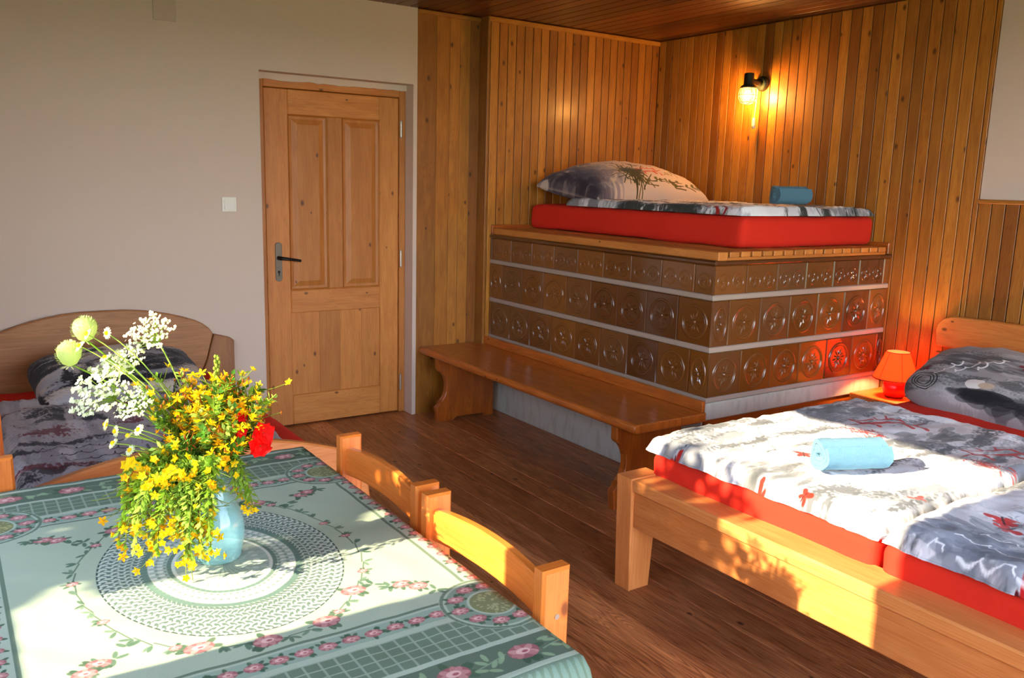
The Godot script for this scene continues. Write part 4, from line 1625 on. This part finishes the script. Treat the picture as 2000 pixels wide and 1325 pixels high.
# ------------------------------------------------------------------ lamps
func build_lamps() -> void:
	# caged wall lamp with a pull cord
	var o := thing("wall_lamp", "small green wall lamp with caged glass and pull cord", "lamp", Vector3(0.0, 2.10, 0.935))
	var green := mat(Color(0.10, 0.14, 0.11), 0.4)
	var m := mb()
	m.tube([Vector3(-0.001, 0, 0), Vector3(-0.02, 0, 0), Vector3(-0.028, 0, 0)], [0.046, 0.046, 0.036], 20)
	part(o, "wall_plate", m.done(), green)
	m = mb()
	m.tube([Vector3(-0.026, 0.0, 0), Vector3(-0.06, 0.004, -0.004), Vector3(-0.10, 0.01, -0.01)], [0.02, 0.018, 0.02], 12)
	part(o, "arm", m.done(), green)
	var hc := Vector3(-0.115, 0.0, -0.012)
	m = mb()
	m.lathe([Vector3(0.0, 0.055, 0), Vector3(0.026, 0.055, 0), Vector3(0.03, 0.05, 0), Vector3(0.031, -0.012, 0), Vector3(0.046, -0.022, 0), Vector3(0.048, -0.034, 0), Vector3(0.0, -0.034, 0)], 24, hc)
	part(o, "socket", m.done(), green)
	var gm := mat(Color(1.0, 0.95, 0.85, 0.04), 0.02)
	gm.transparency = BaseMaterial3D.TRANSPARENCY_ALPHA
	m = mb()
	m.lathe([Vector3(0.04, -0.034, 0), Vector3(0.047, -0.06, 0), Vector3(0.047, -0.085, 0), Vector3(0.038, -0.108, 0), Vector3(0.02, -0.12, 0), Vector3(0.001, -0.123, 0)], 24, hc)
	part(o, "glass", m.done(), gm)
	m = mb()
	for i in 6:
		var a := TAU * i / 6
		var d := Vector3(cos(a), 0, sin(a))
		var pts := []
		for q in [[0.048, -0.03], [0.056, -0.06], [0.056, -0.09], [0.042, -0.118], [0.0, -0.132]]:
			pts.append(hc + d * q[0] + Vector3(0, q[1], 0))
		m.tube(pts, [0.0018, 0.0018, 0.0018, 0.0018, 0.0018], 6)
	for q in [[0.056, -0.075], [0.043, -0.117]]:
		var pts := []
		var rr := []
		for i in 25:
			var a := TAU * i / 24
			pts.append(hc + Vector3(q[0] * cos(a), q[1], q[0] * sin(a)))
			rr.append(0.0018)
		m.tube(pts, rr, 6, false)
	part(o, "wire_cage", m.done(), M.steel)
	var bm := mat(Color(1, 0.9, 0.7), 0.5)
	bm.emission_enabled = true
	bm.emission = Color(1.0, 0.78, 0.42)
	bm.emission_energy_multiplier = 14.0
	m = mb()
	m.ball(hc + Vector3(0, -0.075, 0), Vector3(0.024, 0.031, 0.024), 16, 10)
	part(o, "light_bulb", m.done(), bm)
	var l := OmniLight3D.new()
	l.name = "wall_lamp_light"
	l.light_color = Color(1.0, 0.70, 0.36)
	l.light_energy = 0.62
	l.light_size = 0.028
	l.omni_range = 12.0
	l.omni_attenuation = 2.0
	l.shadow_enabled = true
	o.add_child(l)
	l.position = hc + Vector3(0, -0.075, 0)
	m = mb()
	m.tube([Vector3(-0.045, -0.04, 0.0), Vector3(-0.048, -0.12, -0.002), Vector3(-0.045, -0.205, -0.012)], [0.0022, 0.0022, 0.0022], 6)
	var cord := part(o, "pull_cord", m.done(), M.white_plastic)
	m = mb()
	m.lathe([Vector3(0.001, 0.0, 0), Vector3(0.009, -0.003, 0), Vector3(0.012, -0.04, 0), Vector3(0.011, -0.062, 0), Vector3(0.001, -0.066, 0)], 14, Vector3(-0.045, -0.203, -0.012))
	part(cord, "pull_knob", m.done(), M.white_plastic)
	# red bedside lamp
	var b := thing("table_lamp", "small lit red lamp with conical shade on the bedside table", "lamp", Vector3(-0.18, 0.415, 2.115))
	var rc := mat(Color(0.75, 0.09, 0.06), 0.25)
	m = mb()
	m.lathe([Vector3(0.0, 0.0, 0), Vector3(0.042, 0.0, 0), Vector3(0.052, 0.012, 0), Vector3(0.061, 0.045, 0), Vector3(0.056, 0.075, 0), Vector3(0.036, 0.1, 0), Vector3(0.016, 0.112, 0), Vector3(0.012, 0.13, 0), Vector3(0.0, 0.13, 0)], 28)
	part(b, "base", m.done(), rc)
	var sh := mat(Color(0.95, 0.27, 0.18), 0.8, 0.2)
	sh.backlight_enabled = true
	sh.backlight = Color(1.0, 0.55, 0.40)
	m = mb()
	m.lathe([Vector3(0.113, 0.10, 0), Vector3(0.058, 0.24, 0)], 36)
	m.lathe([Vector3(0.0575, 0.24, 0), Vector3(0.1125, 0.10, 0)], 36)
	var shade := part(b, "lamp_shade", m.done(), sh)
	m = mb()
	for q in [[0.113, 0.10, 0.0025], [0.058, 0.24, 0.0018]]:
		var pts := []
		var rr := []
		for i in 37:
			var a := TAU * i / 36
			pts.append(Vector3(q[0] * cos(a), q[1], q[0] * sin(a)))
			rr.append(q[2])
		m.tube(pts, rr, 6, false)
	for i in 6:
		var a := TAU * (i + 0.2) / 6
		m.tube([Vector3(0.1135 * cos(a), 0.10, 0.1135 * sin(a)), Vector3(0.0585 * cos(a), 0.24, 0.0585 * sin(a))], [0.0013, 0.0013], 5)
	part(shade, "shade_trim", m.done(), mat(Color(0.45, 0.05, 0.03), 0.7))
	var wb := mat(Color(1, 0.9, 0.7), 0.5)
	wb.emission_enabled = true
	wb.emission = Color(1.0, 0.80, 0.45)
	wb.emission_energy_multiplier = 10.0
	m = mb()
	m.ball(Vector3(0, 0.168, 0), Vector3(0.02, 0.03, 0.02), 14, 10)
	part(b, "light_bulb", m.done(), wb)
	var l2 := OmniLight3D.new()
	l2.name = "table_lamp_light"
	l2.light_color = Color(1.0, 0.74, 0.48)
	l2.light_energy = 0.28
	l2.light_size = 0.02
	l2.omni_range = 8.0
	l2.omni_attenuation = 2.0
	l2.shadow_enabled = true
	b.add_child(l2)
	l2.position = Vector3(0, 0.168, 0)
	m = mb()
	m.tube([Vector3(0.01, 0.014, 0.055), Vector3(0.04, 0.005, 0.085), Vector3(0.07, 0.004, 0.11), Vector3(0.12, 0.004, 0.12), Vector3(0.155, 0.03, 0.10), Vector3(0.16, 0.05, 0.09)], [0.003, 0.003, 0.003, 0.003, 0.003, 0.003], 6)
	part(b, "power_cord", m.done(), M.iron)


func build_small_things() -> void:
	var s := thing("light_switch", "white light switch on the plaster beside the door", "switch", Vector3(-2.963, 1.31, -0.0925))
	bx(s, "switch_plate", Vector3(-0.04, -0.04, 0.0), Vector3(0.04, 0.04, 0.009), M.white_plastic, 1, 0.003)
	var m := mb()
	var pr := PackedVector2Array([Vector2(0.009, -0.027), Vector2(0.016, -0.027), Vector2(0.011, 0.027), Vector2(0.009, 0.027)])
	m.prism(pr, 2, 1, -0.027, 0.027, 0.001)
	part(s, "rocker", m.done(), M.white_plastic)
	var c := thing("junction_box_cover", "faint square cover plate high on the white wall", "cover plate", Vector3(-3.25, 2.262, -0.0925))
	var pm := mat(Color(0.79, 0.72, 0.65), 0.85, 0.3)
	bx(c, "cover", Vector3(-0.055, -0.05, 0.0), Vector3(0.055, 0.05, 0.004), pm, 1, 0.002)
	for q in [[-0.045, 0.04], [0.045, -0.04]]:
		var ms := mb()
		ms.ball(Vector3(q[0], q[1], 0.004), Vector3(0.004, 0.004, 0.002))
		part(c, "screw", ms.done(), pm)


# ------------------------------------------------------------------ flowers
const VASE := Vector3(-3.885, 0.7505, 3.035)
const SIDE := Vector3(0.829, 0.0, 0.559)
const FRONT := Vector3(-0.559, 0.0, 0.829)


func spot(a: float, h: float, b: float) -> Vector3:
	return VASE + SIDE * a + Vector3.UP * h + FRONT * b


func curve(a: Vector3, b: Vector3, c: Vector3, n := 10) -> Array:
	var out := []
	for i in n + 1:
		var t := float(i) / n
		out.append(a.lerp(b, t).lerp(b.lerp(c, t), t))
	return out


func petal(m: MB, c: Vector3, d: Vector3, up: Vector3, length: float, width: float, lift := 0.25) -> void:
	var s := d.cross(up).normalized() * width * 0.5
	var tip := c + d * length + up * length * lift
	var mid := c + d * length * 0.55 + up * length * lift * 0.8
	m.poly([c, mid + s, tip], up)
	m.poly([c, tip, mid - s], up)


func ortho(d: Vector3) -> Array:
	var a := d.cross(Vector3.UP if absf(d.y) < 0.9 else Vector3.RIGHT).normalized()
	return [a, d.cross(a).normalized()]


func bloom(m: MB, c: Vector3, up: Vector3, n: int, length: float, width: float, lift := 0.25) -> void:
	var f := ortho(up)
	var a0 := rng.randf() * TAU
	for i in n:
		var a := a0 + TAU * i / n
		petal(m, c, f[0] * cos(a) + f[1] * sin(a), up, length, width, lift)


func leaves_on(m: MB, pts: Array, from: float, to: float, n: int, length: float, width: float) -> void:
	for i in n:
		var t := lerpf(from, to, (i + rng.randf()) / n) * (pts.size() - 1)
		var k := mini(int(t), pts.size() - 2)
		var p: Vector3 = pts[k].lerp(pts[k + 1], t - k)
		var d: Vector3 = (pts[k + 1] - pts[k]).normalized()
		var f := ortho(d)
		var a := rng.randf() * TAU
		var o: Vector3 = (f[0] * cos(a) + f[1] * sin(a))
		for sg in [1.0, -1.0]:
			petal(m, p, (o * sg + d * 0.5).normalized(), (d - o * sg * 0.3).normalized(), length * rng.randf_range(0.7, 1.3), width, 0.1)


func leaf_mat(c: Color) -> StandardMaterial3D:
	var m := mat(c, 0.6, 0.3)
	m.backlight_enabled = true
	m.backlight = Color(c.r * 0.9, c.g * 0.9, c.b * 0.9)
	return m


func build_bouquet() -> void:
	# vase
	var o := thing("glass_vase", "translucent light blue glass vase with fluted rim on the tablecloth", "vase", VASE)
	var gm := mat(Color(0.36, 0.68, 0.86, 0.62), 0.12)
	gm.transparency = BaseMaterial3D.TRANSPARENCY_ALPHA
	gm.albedo_color = Color(0.62, 0.89, 0.90, 0.32)
	var m := mb(1, false)
	m.lathe([Vector3(0.0, 0.002, 0), Vector3(0.038, 0.0, 0), Vector3(0.042, 0.005, 0), Vector3(0.046, 0.025, 0), Vector3(0.0495, 0.05, 0), Vector3(0.0475, 0.075, 0), Vector3(0.040, 0.1, 0), Vector3(0.029, 0.12, 0), Vector3(0.0235, 0.138, 0), Vector3(0.024, 0.155, 0), Vector3(0.030, 0.172, 0.5), Vector3(0.040, 0.187, 1.0), Vector3(0.042, 0.19, 1.0)], 48, Vector3.ZERO, 0.12, 7)
	part(o, "body", m.done(), gm)
	m = mb(1, false)
	m.lathe([Vector3(0.0, 0.009, 0), Vector3(0.037, 0.009, 0), Vector3(0.042, 0.027, 0), Vector3(0.0455, 0.05, 0), Vector3(0.0435, 0.073, 0), Vector3(0.036, 0.098, 0), Vector3(0.0, 0.098, 0)], 32)
	var wm := mat(Color(0.55, 0.82, 0.90, 0.75), 0.02)
	wm.transparency = BaseMaterial3D.TRANSPARENCY_ALPHA
	wm.albedo_color.a = 0.15
	part(o, "water", m.done(), wm)

	var green := leaf_mat(Color(0.42, 0.56, 0.14))
	var pale := leaf_mat(Color(0.62, 0.74, 0.30))
	var deep := leaf_mat(Color(0.24, 0.42, 0.10))
	var yellow := leaf_mat(Color(1.0, 0.84, 0.06))
	var amber := leaf_mat(Color(0.97, 0.72, 0.05))
	var rust := leaf_mat(Color(0.60, 0.33, 0.10))
	var white := leaf_mat(Color(0.90, 0.92, 0.77))
	var stemc := leaf_mat(Color(0.45, 0.50, 0.16))
	var red := leaf_mat(Color(0.88, 0.07, 0.05))

	# upright yellow sprigs
	var targets := []
	for i in 84:
		var u := rng.randf()
		var v := rng.randf()
		targets.append([lerpf(-0.135, 0.075, u) + 0.03 * (1.0 - v), lerpf(0.215, 0.345, v) + 0.02 * (u - 0.4), rng.randf_range(-0.09, 0.085)])
	for q in [[0.045, 0.362, 0.02], [0.038, 0.35, 0.03], [0.105, 0.318, 0.02], [0.118, 0.322, 0.0], [0.09, 0.30, 0.03], [0.0, 0.33, 0.03], [-0.06, 0.36, 0.0], [-0.10, 0.355, 0.01], [0.085, 0.335, -0.02], [0.098, 0.305, 0.04]]:
		targets.append(q)
	for i in targets.size():
		var q: Array = targets[i]
		var sp := thing("st_johns_wort", "upright yellow flowering sprig in the bouquet in the blue vase", "flower", VASE, 0.0, "upright yellow sprigs in the blue vase")
		var tip := spot(q[0], q[1], q[2]) - VASE
		var start: Vector3 = SIDE * (q[0] * 0.10) + FRONT * (q[2] * 0.10) + Vector3.UP * 0.13
		var pts := curve(start, SIDE * q[0] * 0.35 + FRONT * q[2] * 0.3 + Vector3.UP * lerpf(0.17, q[1], 0.6), tip)
		m = mb()
		m.tube(pts, range(11).map(func(_k): return 0.0013), 5, false)
		var twigs := []
		for k in 7:   # side twigs of the flower head
			var b: Vector3 = pts[6 + (k % 4)]
			var e := b + Vector3(rng.randfn() * 0.020, rng.randf_range(0.004, 0.030), rng.randfn() * 0.020)
			m.tube([b, (b + e) * 0.5 + Vector3(0, -0.003, 0), e], [0.0008, 0.0008, 0.0007], 4, false)
			twigs.append(e)
		part(sp, "stem", m.done(), rust if i % 6 == 0 else stemc)
		m = mb()
		leaves_on(m, pts, 0.30, 0.97, 22, 0.016, 0.0075)
		part(sp, "leaf_pairs", m.done(), deep if i % 4 == 0 else (green if i % 3 else pale))
		m = mb()
		var mbud := mb()
		for k in twigs.size():
			if k < 5:
				var up := Vector3(rng.randfn() * 0.6, 0.8, rng.randfn() * 0.6).normalized()
				bloom(m, twigs[k], up, 5, rng.randf_range(0.008, 0.012), 0.0055, rng.randf_range(0.1, 0.7))
				for s in 5:
					var dd := (up + Vector3(rng.randfn(), rng.randfn(), rng.randfn()) * 0.3).normalized()
					petal(m, twigs[k], dd, ortho(dd)[0], 0.008, 0.0012, 0.0)
			else:
				mbud.ball(twigs[k], Vector3(0.002, 0.0038, 0.002), 6, 4)
		part(sp, "blossoms", m.done(), yellow if i % 3 else amber)
		part(sp, "buds", mbud.done(), rust).set_meta("kind", "stuff")
	# drooping sprigs over the front of the vase
	for i in 66:
		var u := rng.randf()
		var v := rng.randf()
		var a := lerpf(-0.155, 0.03, u)
		var h := lerpf(0.025, 0.145, v) + 0.05 * absf(u - 0.7) * 1.2
		var b := lerpf(0.10, 0.055, v) + rng.randf_range(-0.015, 0.02)
		if u > 0.55:
			b = maxf(b, 0.07)
		if i >= 62:
			a = 0.045 + 0.010 * (i - 62)
			h = 0.145 - 0.012 * (i - 62)
			b = 0.02
		var sp := thing("drooping_st_johns_wort", "drooping leafy sprig with yellow flowers hanging over the blue vase", "flower", VASE, 0.0, "drooping sprigs over the blue vase")
		var tip := spot(a, h, b) - VASE
		var start := FRONT * 0.012 + Vector3.UP * 0.15 + SIDE * a * 0.1
		var pts := curve(start, SIDE * a * 0.75 + FRONT * (b * 0.85 + 0.02) + Vector3.UP * 0.275, tip)
		m = mb()
		m.tube(pts, range(11).map(func(_k): return 0.0012), 5, false)
		var ends := [tip]
		for k in 11:
			var bb: Vector3 = pts[5 + k % 6]
			var e := bb + Vector3(rng.randfn() * 0.018, rng.randfn() * 0.012 - 0.01, rng.randfn() * 0.018)
			m.tube([bb, e], [0.0008, 0.0006], 4, false)
			ends.append(e)
		part(sp, "stem", m.done(), stemc)
		m = mb()
		leaves_on(m, pts, 0.2, 1.0, 34, 0.016, 0.0075)
		part(sp, "leaf_pairs", m.done(), [pale, green, pale, leaf_mat(Color(0.52, 0.66, 0.24))][i % 4])
		m = mb()
		for k in ends.size():
			if ends[k].y < 0.115 or k < 3:
				var up: Vector3 = (FRONT * 0.8 + Vector3(rng.randfn(), rng.randfn() + 0.3, rng.randfn()) * 0.6).normalized()
				bloom(m, ends[k], up, 5, rng.randf_range(0.007, 0.0105), 0.006, rng.randf_range(0.0, 0.6))
				m.ball(ends[k], Vector3.ONE * 0.0032, 6, 4)
		part(sp, "blossoms", m.done(), yellow if i % 3 else amber)
	# closed wild carrot heads
	var closed := [[-0.226, 0.432, 0.0, "taller closed pale green wild carrot head in the bouquet"], [-0.252, 0.388, 0.01, "lower closed pale green wild carrot head at the bouquet's edge"]]
	for q in closed:
		var w := thing("wild_carrot_bud", q[3], "flower", VASE)
		var tip := spot(q[0], q[1], q[2]) - VASE
		var pts := curve(Vector3.UP * 0.14, SIDE * q[0] * 0.35 + Vector3.UP * 0.30, tip + Vector3(0, -0.018, 0))
		m = mb()
		m.tube(pts, range(11).map(func(_k): return 0.0017), 6, false)
		part(w, "stem", m.done(), green)
		m = mb()
		m.lathe([Vector3(0.002, -0.022, 0), Vector3(0.012, -0.017, 0), Vector3(0.0195, -0.004, 0), Vector3(0.021, 0.006, 0), Vector3(0.0185, 0.015, 0), Vector3(0.011, 0.0215, 0), Vector3(0.0, 0.023, 0)], 18, tip)
		var cm := leaf_mat(Color(0.78, 0.84, 0.50))
		var fh := part(w, "flower_head", m.done(), cm)
		m = mb()
		for k in 260:
			var dn := Vector3(rng.randfn(), rng.randfn() + 0.3, rng.randfn()).normalized()
			if dn.y < -0.75:
				continue
			var pp := tip + dn * Vector3(0.0205, 0.0215, 0.0205)
			petal(m, pp, (dn + Vector3.UP * 0.8).normalized(), dn, 0.0065, 0.0022, 0.0)
		for k in 9:
			var a := TAU * k / 9
			petal(m, tip + Vector3(0, -0.02, 0), Vector3(cos(a), -0.25, sin(a)).normalized(), Vector3.UP, 0.020, 0.0025, 0.0)
		part(fh, "rays", m.done(), leaf_mat(Color(0.84, 0.88, 0.60)))
	# open white umbels
	var umbels := [[-0.118, 0.428, -0.01, 0.042, "white wild carrot umbel at the top of the bouquet"], [-0.198, 0.332, 0.03, 0.056, "large white wild carrot umbel at the bouquet's side"], [-0.160, 0.375, 0.0, 0.034, "small white umbel between the two larger umbels"], [-0.125, 0.312, 0.05, 0.032, "creamy white yarrow cluster low among the yellow sprigs"], [-0.188, 0.368, -0.02, 0.026, "small white umbel behind the large side umbel"]]
	for q in umbels:
		var w := thing("wild_carrot_flower", q[4], "flower", VASE)
		var tip := spot(q[0], q[1], q[2]) - VASE
		var lean: Vector3 = (SIDE * q[0] * 1.3 + FRONT * 0.55 + Vector3.UP * 0.45).normalized()
		var node: Vector3 = tip - lean * q[3] * 0.9
		var pts := curve(Vector3.UP * 0.14, SIDE * q[0] * 0.4 + FRONT * q[2] * 0.4 + Vector3.UP * lerpf(0.17, q[1], 0.6), node)
		m = mb()
		m.tube(pts, range(11).map(func(_k): return 0.0015), 6, false)
		var f := ortho(lean)
		var heads := []
		for k in 26:
			var rr := sqrt((k + 0.5) / 26.0)
			var a := k * 2.39996
			var e: Vector3 = node + lean * q[3] * (1.0 - 0.22 * rr * rr) + (f[0] * cos(a) + f[1] * sin(a)) * q[3] * rr
			m.tube([node, node.lerp(e, 0.5) + lean * 0.001, e], [0.0007, 0.0006, 0.0006], 4, false)
			heads.append(e)
		part(w, "stem", m.done(), pale)
		m = mb()
		for e in heads:
			for k in 10:
				var pp: Vector3 = e + Vector3(rng.randfn(), rng.randfn() * 0.6, rng.randfn()) * q[3] * 0.10
				bloom(m, pp, (lean + Vector3(rng.randfn(), rng.randfn(), rng.randfn()) * 0.35).normalized(), 5, q[3] * 0.08, q[3] * 0.065, 0.15)
		part(w, "florets", m.done(), white)
	# daisies
	var dz := [[-0.207, 0.43], [-0.172, 0.433], [-0.222, 0.408], [-0.178, 0.388], [-0.162, 0.278], [-0.146, 0.266], [-0.151, 0.244], [-0.124, 0.258], [-0.122, 0.232], [-0.105, 0.27]]
	for i in dz.size():
		var q: Array = dz[i]
		var bb := 0.03 if i < 4 else 0.075
		var w := thing("daisy", "small white daisy with yellow centre at the bouquet's side", "flower", VASE, 0.0, "white daisies in the bouquet")
		var tip := spot(q[0], q[1], bb) - VASE
		var up: Vector3 = (FRONT * 0.55 + Vector3.UP * 0.5 + SIDE * -0.5 + Vector3(rng.randfn(), rng.randfn(), rng.randfn()) * 0.25).normalized()
		var pts := curve(Vector3.UP * 0.14, SIDE * q[0] * 0.4 + FRONT * bb * 0.5 + Vector3.UP * lerpf(0.19, q[1], 0.7), tip)
		m = mb()
		m.tube(pts, range(11).map(func(_k): return 0.0011), 5, false)
		part(w, "stem", m.done(), pale)
		m = mb()
		bloom(m, tip, up, 13, 0.012, 0.0058, -0.1)
		bloom(m, tip, up, 9, 0.011, 0.0058, 0.1)
		part(w, "petals", m.done(), white)
		m = mb()
		m.ball(tip + up * 0.001, Vector3.ONE * 0.0042, 8, 6)
		part(w, "centre", m.done(), yellow)
	# large yellow blossoms low at the side
	var yb := [[-0.116, 0.208, "yellow buttercup just below the daisies"], [-0.100, 0.190, "lowest yellow buttercup beside the bent stem"], [-0.044, 0.196, "yellow buttercup in front of the vase neck"]]
	for q in yb:
		var w := thing("buttercup", q[2], "flower", VASE)
		var tip := spot(q[0], q[1], 0.085) - VASE
		m = mb()
		m.tube(curve(Vector3.UP * 0.15, SIDE * q[0] * 0.5 + FRONT * 0.05 + Vector3.UP * 0.22, tip), range(11).map(func(_k): return 0.0012), 5, false)
		part(w, "stem", m.done(), green)
		m = mb()
		for k in 3:
			bloom(m, tip + SIDE * (0.009 * (k - 1)) + Vector3(0, 0.006 * (k % 2), 0), (FRONT + Vector3(0.2, 0.6 - k * 0.3, 0)).normalized(), 5, 0.0115, 0.0095, 0.3)
		part(w, "petals", m.done(), yellow)
	# red poppies at the right
	var pz := [[0.101, 0.258, 0.019, "largest red poppy blossom at the bouquet's right"], [0.096, 0.232, 0.019, "red poppy petals hanging lowest beside the vase"], [0.062, 0.288, 0.012, "small pinkish red blossom among the yellow sprigs"], [0.06, 0.257, 0.011, "small red blossom between vase and large poppy"]]
	for q in pz:
		var w := thing("red_poppy", q[3], "flower", VASE)
		var tip := spot(q[0], q[1], 0.03) - VASE
		m = mb()
		m.tube(curve(Vector3.UP * 0.15, SIDE * q[0] * 0.5 + FRONT * 0.02 + Vector3.UP * maxf(0.24, q[1]), tip), range(11).map(func(_k): return 0.0012), 5, false)
		part(w, "stem", m.done(), green)
		m = mb()
		var pf := (FRONT * 0.8 + SIDE * 0.5 + Vector3.UP * 0.2).normalized()
		for k in 5:
			bloom(m, tip - pf * q[2] * 0.1 * k, (pf + Vector3(rng.randfn(), rng.randfn(), rng.randfn()) * 0.35).normalized(), 4, q[2] * rng.randf_range(0.95, 1.15), q[2] * 1.3, 0.1 + 0.15 * k)
		part(w, "petals", m.done(), red)
	# single features: a green spike and a bent dry stem
	var g := thing("green_flower_spike", "thin green seed spike standing above the yellow sprigs", "flower", VASE)
	var tp := spot(0.012, 0.392, 0.0) - VASE
	var gp := curve(Vector3.UP * 0.14, Vector3.UP * 0.27, tp)
	m = mb()
	m.tube(gp, range(11).map(func(_k): return 0.0014), 5, false)
	part(g, "stem", m.done(), green)
	m = mb()
	for k in 34:
		var t := 0.62 + 0.38 * k / 34.0
		var i0 := mini(int(t * 10), 9)
		var pp: Vector3 = gp[i0].lerp(gp[i0 + 1], t * 10 - i0)
		var a := k * 2.4
		m.ball(pp + Vector3(cos(a), 0, sin(a)) * 0.004, Vector3(0.0028, 0.004, 0.0028), 6, 4)
	part(g, "seeds", m.done(), leaf_mat(Color(0.56, 0.62, 0.22)))
	var bs := thing("bent_stem", "thin brown bent stem looping beside the vase", "stem", VASE)
	m = mb()
	var lp := [spot(-0.05, 0.175, 0.08), spot(-0.085, 0.195, 0.09), spot(-0.112, 0.198, 0.09), spot(-0.122, 0.183, 0.09), spot(-0.123, 0.16, 0.09), spot(-0.118, 0.13, 0.09), spot(-0.10, 0.11, 0.085)]
	m.tube(lp.map(func(p): return p - VASE), range(7).map(func(_k): return 0.0014), 6)
	part(bs, "stalk", m.done(), rust)


func build_outside() -> void:
	# unseen leafy shrub, added and shaped to block sun through the lower panes
	var o := thing("added_shade_shrub", "unseen leafy shrub added outside the window to block the sun", "shrub", Vector3(-6.1, -0.3, 2.35))
	var r := RandomNumberGenerator.new()
	r.seed = 15
	var m := mb()
	for k in 7:
		var e := Vector3(r.randfn() * 0.2, 1.7 + r.randf() * 0.4, r.randf_range(-0.6, 0.6))
		m.tube([Vector3(0, 0, e.z * 0.3), e * Vector3(0.5, 0.5, 0.8), e], [0.03, 0.02, 0.008], 6)
	part(o, "trunk", m.done(), M.oak[1])
	m = mb()
	for k in 15000:
		var y := 0.5 + 2.15 * pow(r.randf(), 0.8)
		var edge := 0.63 - 0.22 * smoothstep(2.18, 2.34, y) + 0.03 * sin(y * 23.0)
		var z := r.randf_range(-1.0, edge)
		if y > 2.55 + 0.08 * sin(z * 5.0) + 0.04 * sin(z * 17.0):
			continue
		var p := Vector3(r.randfn() * 0.16, y, z + r.randfn() * 0.02)
		var d := Vector3(r.randfn(), r.randfn(), r.randfn()).normalized()
		petal(m, p, d, ortho(d)[0], r.randf_range(0.05, 0.10), r.randf_range(0.035, 0.06), 0.1)
	var f := part(o, "foliage", m.done(), leaf_mat(Color(0.20, 0.36, 0.12)))
	f.set_meta("kind", "stuff")
	var gnd := setting("ground")
	wall_box(gnd, "lawn", Vector3(-30, -0.5, -20), Vector3(XL - 0.16, -0.3, 25), mat(Color(0.42, 0.50, 0.28), 0.9))
